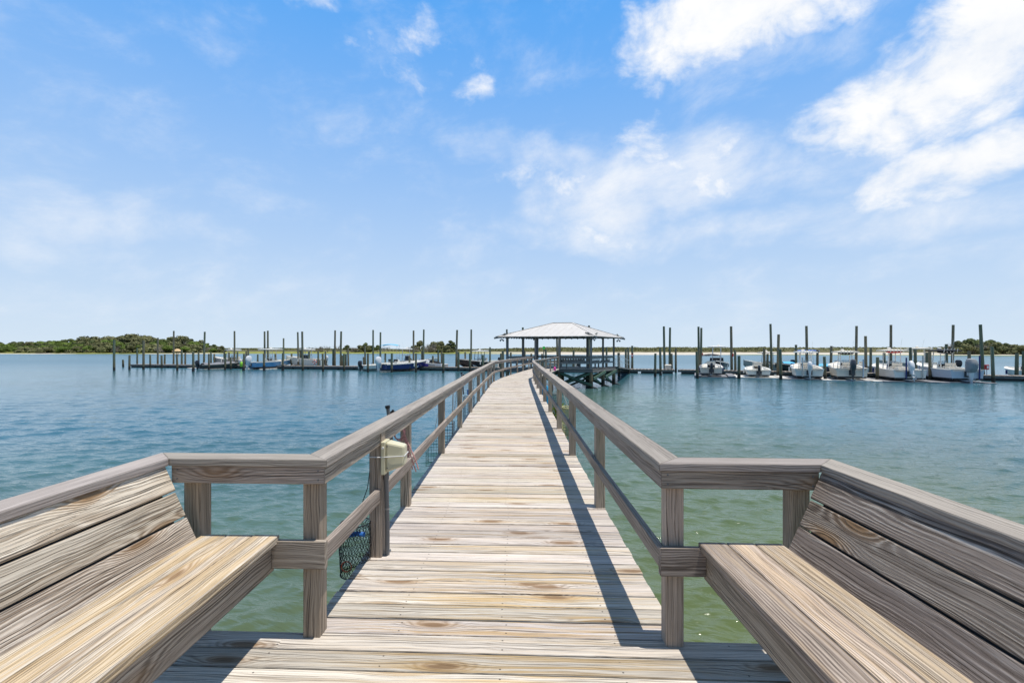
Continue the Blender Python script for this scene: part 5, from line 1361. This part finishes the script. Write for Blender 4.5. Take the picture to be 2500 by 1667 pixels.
lift(1976, 46.8, (.42, .9), 6.0, 4.6, 'dark low float under the boat with white hardtop and white outboard', 'float_grey', .12)
boat('motorboat', bx(2080, 930), (.42, .9), 7.0, 2.6, 1.08, 'cream', 'cream centre console boat with hardtop and large dark grey outboard', poles=[(-.62, 'pale_blue', 1.7)], top='t', topm='cream', motor='motor_grey', msc=1.35, z=.16, frame='white', bottom='black_hull', tth=2.15, vests='black_canvas')
lift(2080, 44.9, (.42, .9), 6.0, 4.6, 'pale float under the cream boat with dark grey outboard', 'float_white', .14)
boat('motorboat', bx(2222, 933), (.30, .95), 7.2, 2.6, 1.0, 'white', 'long white boat with red gear bag under its top and tilted white outboard', poles=[(.25, 'navy', 1.9), (-.65, 'float_white', 2.1)], top='t', topm='cream', motor='motor_white', msc=1.15, mtilt=25, z=.15, mleg='motor_white', frame='white', vests='red', tth=2.35, ttx=3.6)
lift(2222, 43.2, (.30, .95), 6.4, 4.2, 'grey float under the long white bay boat', 'float_grey', .16)
boat('motorboat', bx(2362, 935), (.22, .97), 7.2, 2.6, 1.08, 'pale_blue', 'pale blue-white boat with black top and grey covered outboard, last large boat at right', poles=[(-.6, 'navy', 2.1)], top='t', topm='black_canvas', motor='cover_grey', msc=1.5, mcover=True, z=.15, frame='white', vests='black_canvas', mleg='motor_white', tth=2.3, ttx=3.3)
lift(2362, 42.3, (.22, .97), 6.4, 4.2, 'dark float under the boat with grey covered outboard', 'float_grey', .12)
boat('skiff', at(2540, 926, 0), (.3, .95), 5.0, 2.1, .7, 'white', 'white skiff cut by the right edge of the picture', cz=.75, z=.15)
# right-hand group, behind the dock
def bd(px, extra=3.2): d = dock_near(px) + DW + extra; return Vector(((px - 1250) * d / F, d, 0))
boat('motorboat', bd(1752, 7.6), (-.42, -.9), 7.2, 2.7, 1.15, 'black_hull', 'black and white fishing boat with tall hardtop and dark windscreen, bow towards the dock', top='t', topm='white', tth=2.9, cab=True, z=.0, stripe='white', motor='motor_white')
boat('motorboat', bd(1928, 2.6), (-.78, .62), 5.2, 2.1, 1.15, 'grey_hull', 'beige-grey boat with open top frame moored behind the white hardtop boat', top='t', topm='cream', z=.05, tth=2.1, frame='alu')
boat('motorboat', bd(2035, 2.6), (-.97, .25), 6.2, 2.3, .95, 'black_hull', 'dark hulled boat with blue bimini and turquoise cover behind the dock', top='bimini', topm='blue_canvas', z=.1, tth=2.3, cover='sky_canvas', stripe='white', console=False)
boat('skiff', bd(2165, 2.0), (-.98, .2), 5.2, 2.0, 1.05, 'pale_blue', 'pale grey skiff with white grab rail moored behind the cream boat', rail=True, z=.05, motor='motor_white', cz=.9, ttx=3.6)
boat('motorboat', bd(2330, 3.4), (-.8, .6), 6.6, 2.5, 1.2, 'grey_hull', 'grey and cream boat with high arched cream top behind the pale blue boat', top='t', topm='cream', z=.1, tth=2.5, frame='white')
boat('skiff', bd(2262, 1.8), (.95, .3), 4.6, 1.9, .95, 'white', 'white skiff with dark blue outboard moored behind the dock at right', z=.05, motor='motor_black', cz=.6, cover=None)
boat('motorboat', bd(1408, 3.4), (-.96, .28), 6.4, 2.3, .95, 'white', 'white boat with dark folded canopy moored directly behind the gazebo', z=.1, top=None)
# left-hand group
boat('jon_boat', bx(488, 902.2), (.62, .78), 5.4, 1.9, .62, 'dark_jon', 'dark olive jon boat with black outboard and pale covers, leftmost boat', liner='grey_hull', console=False, msc=1.0, z=.12, cover='float_grey')
lift(480, 74, (.45, .9), 4.5, 4.4, 'pale low float beside the dark olive jon boat', 'float_white', .16)
boat('motorboat', bd(598, 2.3), (-.985, .17), 6.0, 2.2, 1.2, 'grey_hull', 'grey-beige boat with white hardtop moored behind the leftmost docks', top='t', topm='white', z=.15, frame='white', tth=2.3, ttx=2.2)
boat('motorboat', bx(612, 902), (.48, .88), 7.2, 2.6, 1.0, 'blue_hull', 'light blue centre console boat with white hardtop and white outboard', tlen=1.9, top='t', topm='white', motor='motor_white', msc=1.35, mtilt=12, z=.12, mleg='motor_white', frame='white', bottom='navy', tth=2.5)
lift(618, 72.5, (.5, .87), 7.2, 4.0, 'pale float under the light blue boat', 'float_white', .14)
boat('motorboat', bd(792, 2.2), (-.99, .14), 6.6, 2.4, 1.35, 'mint_hull', 'white cabin boat with dark windows and white hardtop, behind the life ring', top='t', topm='white', cab=True, z=.15, motor='motor_white', tth=2.3, stripe='white')
boat('skiff', bx(884, 906), (.6, .8), 4.8, 2.0, .72, 'white', 'small white skiff with black outboard left of the navy boat', msc=1.0, z=.1, console=False)
boat('motorboat', bx(931, 908), (.66, .75), 7.6, 2.6, 1.0, 'navy', 'navy blue hulled boat with white outboard and dark canvas console cover', top=None, motor='motor_white', msc=1.4, z=.12, mleg='motor_white', bottom='navy', stripe='white', cz=1.1, seat='black_canvas', ttx=2.4)
lift(945, 66.5, (.66, .75), 8.0, 3.6, 'pale float under the navy blue boat', 'float_white', .16)
boat('motorboat', bd(968, 3.0), (.97, .2), 6.6, 2.4, 1.15, 'white', 'white boat with hardtop and side windows moored behind the navy blue boat', top='t', topm='white', cab=True, z=.1, motor=None, tth=2.5, ttx=1.4, frame='white', cover=None)
boat('motorboat', bd(1215, 5.2), (-.83, -.55), 6.8, 2.5, 1.15, 'black_hull', 'black hulled boat with white hardtop, bow pointing left, just left of the gazebo', top='t', topm='white', z=.1, stripe='white', tth=2.2, frame='black_canvas')
def canopy_stand():
    d = dock_near(950) + 3.9; x0 = (932 - 1250) * d / F; x1 = (974 - 1250) * d / F; root = empty('canopy', ((x0 + x1) / 2, d, 0)); tag(root, 'blue canvas canopy on thin poles above the navy boat', 'canopy'); root.location.z = 0
    w_ = (x1 - x0); mb = MB(); rings = []
    for i in range(7):
        s_ = -1 + i / 3; rings.append([(s_ * w_ / 2, q * .9, 3.55 + .18 * (1 - s_ * s_) + .1 * (1 - q * q)) for q in (-1, -.5, 0, .5, 1)] + [(s_ * w_ / 2, q * .9, 3.52 + .18 * (1 - s_ * s_) + .1 * (1 - q * q)) for q in (1, .5, 0, -.5, -1)])
    mb.loft(rings); mb.build('canvas', 'sky_canvas', root, smooth=True)
    for a in (-.45, .45):
        for b in (-.8, .8): mb = MB(); mb.tube([(a * w_, b, .4), (a * w_, b, 3.57)], .02, 6); mb.build('pole', 'alu', root)
canopy_stand()
def jetski(px, label, m1, m2, hd=(-.9, .3)):
    d = dock_near(px) + 1.1; v = Vector(hd).normalized() if len(hd) == 3 else Vector((hd[0], hd[1], 0)).normalized()
    root = empty('jet_ski', ((px - 1250) * d / F, d, DZ), math.atan2(v.y, v.x)); tag(root, label, 'jet ski', 'jet skis parked on the dock')
    sec = hull_sections(2.7, 1.05, .45, n=10); mb = MB()
    mb.loft([[(x - 1.3, b, sh), (x - 1.3, bc, ch), (x - 1.3, 0, keel + .02), (x - 1.3, -bc, ch), (x - 1.3, -b, sh)] for (x, b, sh, keel, ch, bc) in sec], closed=True); mb.build('hull', m2, root, smooth=True)
    mb = MB(); rings = []
    for (x, wy, h) in ((-1.1, .2, .50), (-.7, .2, .78), (-.2, .2, .80), (.1, .26, .95), (.35, .28, 1.02), (.7, .25, .82), (1.15, .1, .55)):
        rings.append([(x, wy * c_, .38 + (h - .38) * s_) for c_, s_ in ((1, 0), (.9, .6), (.5, 1), (-.5, 1), (-.9, .6), (-1, 0))])
    mb.loft(rings); mb.build('cowl', m1, root, smooth=True)
    mb = MB(); mb.tube([(.2, -.38, 1.12), (.28, -.1, 1.05), (.28, .1, 1.05), (.2, .38, 1.12)], .025, 6); mb.build('handlebar', 'black_canvas', root)
jetski(1030, 'jet ski under a purple cover on the dock', 'purple', 'purple'); jetski(1046, 'white and red jet ski between the purple one and the dark one', 'white_plastic', 'float_white'); jetski(1060, 'white jet ski with dark seat, nearest the white dock box', 'black_canvas', 'white_plastic')
def dockbox(px, w_, h_, label, m_='white', dd=1.2, nm='dock_box'):
    d = dock_near(px) + dd; root = empty(nm, ((px - 1250) * d / F, d, DZ), -.25); tag(root, label, 'dock box', 'boxes on the docks')
    mb = MB(); mb.hexa([(-w_ / 2, -.28, 0), (w_ / 2, -.28, 0), (w_ / 2, .28, 0), (-w_ / 2, .28, 0), (-w_ / 2 - .03, -.3, h_ * .8), (w_ / 2 + .03, -.3, h_ * .8), (w_ / 2 + .03, .3, h_ * .8), (-w_ / 2 - .03, .3, h_ * .8)], (1, 0, 0)); mb.build('bin', m_, root, bevel=.02)
    mb = MB(); mb.hexa([(-w_ / 2 - .05, -.32, h_ * .8), (w_ / 2 + .05, -.32, h_ * .8), (w_ / 2 + .05, .32, h_ * .8), (-w_ / 2 - .05, .32, h_ * .8), (-w_ / 2, -.25, h_), (w_ / 2, -.25, h_), (w_ / 2, .28, h_), (-w_ / 2, .28, h_)], (1, 0, 0)); mb.build('lid', m_, root, bevel=.02)
dockbox(1082, 1.25, .45, 'long white dock box left of the gazebo', 'float_white'); dockbox(1631, .7, .6, 'squat cream dock box between the tall pilings right of the gazebo', 'cream')
dockbox(1208, 1.0, 1.0, 'cream storage box on the dock behind the bend in the boardwalk', 'cream', .6)
def life_ring():
    root = empty('life_ring', at(768, 884, 0) * 0); d = dock_near(768) - .12; root.location = ((768 - 1250) * d / F, d, CH - (883.5 - HY) * d / F); tag(root, 'red and white life ring in front of the white cabin boat', 'life ring')
    mb = MB(); mb.tube([(.24 * math.cos(a * .2618), 0, .24 * math.sin(a * .2618)) for a in range(25)], .07, 10); o = mb.build('ring', 'orange', root, smooth=True)
    for k in range(4):
        mb = MB(); mb.tube([(.24 * math.cos(k * 1.5708 + a), 0, .24 * math.sin(k * 1.5708 + a)) for a in (.55, .65, .75, .85, .95, 1.05)], .074, 10); mb.build('band', 'white_plastic', o, smooth=True)
    mb = MB(); mb.tube([(0, .1, -.75), (0, .1, .45)], .03, 8); mb.build('stand', 'white_plastic', root)
life_ring()
def vest_thing():
    d = dock_near(590) - .6; o = empty('life_vest', ((589 - 1250) * d / F, d, .35)); tag(o, 'lime green and white bundle hanging on the dock by the light blue boat', 'life vest')
    mb = MB(); mb.ell((0, 0, .35), .24, .16, .42, 12, 8, pw=.8); mb.build('vest', 'lime_vest', o, smooth=True)
    mb = MB(); mb.ell((-.15, .05, .75), .28, .18, .4, 12, 8, pw=.8); mb.build('cover', 'float_white', o, smooth=True)
vest_thing()
def extinguisher():
    d = dock_near(2409) + .5; root = empty('fire_extinguisher_cabinet', ((2409 - 1250) * d / F, d, DZ)); tag(root, 'red fire extinguisher cabinet on a white post by the right dock', 'cabinet')
    z = CH - (896 - HY) * d / F - DZ
    mb = MB(); mb.tube([(0, 0, 0), (0, 0, z - .2)], .04, 8); mb.build('post', 'white_plastic', root)
    mb = MB(); mb.box((0, 0, z), (0, 0, 1), (1, 0, 0), .48, .33, .2); c = mb.build('case', 'red', root, bevel=.03)
    mb = MB(); mb.box((0, -.105, z), (0, 0, 1), (1, 0, 0), .26, .16, .01); mb.build('window', 'white_plastic', c)
extinguisher()
def sign(px, py, w_, h_, cols, label, dd=None):
    o = pile_near(px); d = o.location.y - .18; z = CH - (py - HY) * d / F; root = empty('sign', (o.location.x, d, z)); tag(root, label, 'sign', 'small red signs on the pilings')
    x = (px - 1250) * d / F; root.location.x = x
    mb = MB(); mb.box((0, 0, 0), (1, 0, 0), (0, 0, 1), w_, h_, .02); b = mb.build('board', cols[0], root)
    if len(cols) > 1:
        mb = MB(); mb.box((0, -.013, 0), (1, 0, 0), (0, 0, 1), w_ * .96, h_ * .34, .006); mb.build('stripe', cols[1], root)
sign(1543.2, 867.8, .27, .45, ('red', 'white_plastic'), 'red and white banded sign on the piling just right of the gazebo')
sign(1715, 864.8, .14, .34, ('red',), 'small red board on the piling left of the tower boat')
sign(1789.5, 866.5, .16, .36, ('red',), 'small red board on the tall piling right of the tower boat')
def marker():
    d = 62.; root = empty('channel_marker', ((1327.5 - 1250) * d / F, d, 0)); tag(root, 'bright green square day marker on a post seen through the gazebo', 'marker'); zt = CH - (849 - HY) * d / F
    mb = MB(); mb.tube([(0, 0, -1), (0, 0, zt)], .06, 8); mb.build('post', 'pile', root)
    mb = MB(); mb.box((0, -.08, zt), (1, 0, 0), (0, 0, 1), .30, .34, .02); mb.build('board', 'lime', root)
marker()
def tiki():
    d = 225.; x = (433 - 1250) * d / F; root = empty('hut', (x, d, 0)); tag(root, 'small straw-roofed hut on posts in the water before the wooded island', 'hut')
    z0 = CH - (857.5 - HY) * d / F; z1 = CH - (851 - HY) * d / F
    mb = MB(); w_ = 1.6; mb.loft([[(a * w_, b * w_, z0) for a, b in ((-1, -1), (1, -1), (1, 1), (-1, 1))], [(a * .25, b * .25, z1) for a, b in ((-1, -1), (1, -1), (1, 1), (-1, 1))]]); mb.build('roof', 'straw', root)
    for a in (-1, 1):
        for b in (-1, 1): mb = MB(); mb.tube([(a * 1.1, b * 1.1, -1), (a * 1.1, b * 1.1, z0)], .1, 6); mb.build('post', 'bark', root)
    mb = MB(); mb.box((0, 0, .75), (1, 0, 0), (0, 1, 0), 2.8, 2.8, .15); mb.build('floor', 'bark', root)
tiki()
def gangway():
    d = dock_near(1528) + .6; root = empty('gangway', ((1519 - 1250) * d / F, d, DZ)); tag(root, 'short ramp with white tubular handrails leading from the gazebo to the dock', 'gangway')
    g = Vector((8.8, 42.0, DK)) - Vector(root.location); e = Vector((0.6, .3, .03)); s_ = Vector((.0, 1.1, 0))
    mb = MB(); a, b = g, e; w2 = Vector((-(b - a).y, (b - a).x, 0)).normalized() * .55
    mb.hexa([a - w2 - Vector((0, 0, .12)), b - w2 - Vector((0, 0, .12)), b + w2 - Vector((0, 0, .12)), a + w2 - Vector((0, 0, .12)), a - w2, b - w2, b + w2, a + w2], b - a); mb.build('ramp', 'dock_side', root)
    for q in (-1, 1):
        mb = MB(); U = Vector((0, 0, .95)); mb.tube([a + w2 * q, a + w2 * q + U, b + w2 * q + U, b + w2 * q + (b - a).normalized() * .4], .025, 8)
        mb.tube([a + w2 * q + U * .5, b + w2 * q + U * .5], .018, 6); mb.tube([a.lerp(b, .5) + w2 * q, a.lerp(b, .5) + w2 * q + U], .02, 6); mb.build('handrail', 'alu', root)
gangway()

def single_out():
    by = {}
    for o in list(C.objects):
        if o.parent is None and o.get('label') and o.get('category') in ('tree', 'shrub'): by.setdefault(o['label'], []).append(o)
    for lab, lst in by.items():
        if len(lst) < 2: continue
        lst.sort(key=lambda o: o.location.x / o.location.y)
        for i, o in enumerate(lst): o['label'] = '%s, %s such one from the left' % (lab, ORD[i])
single_out()
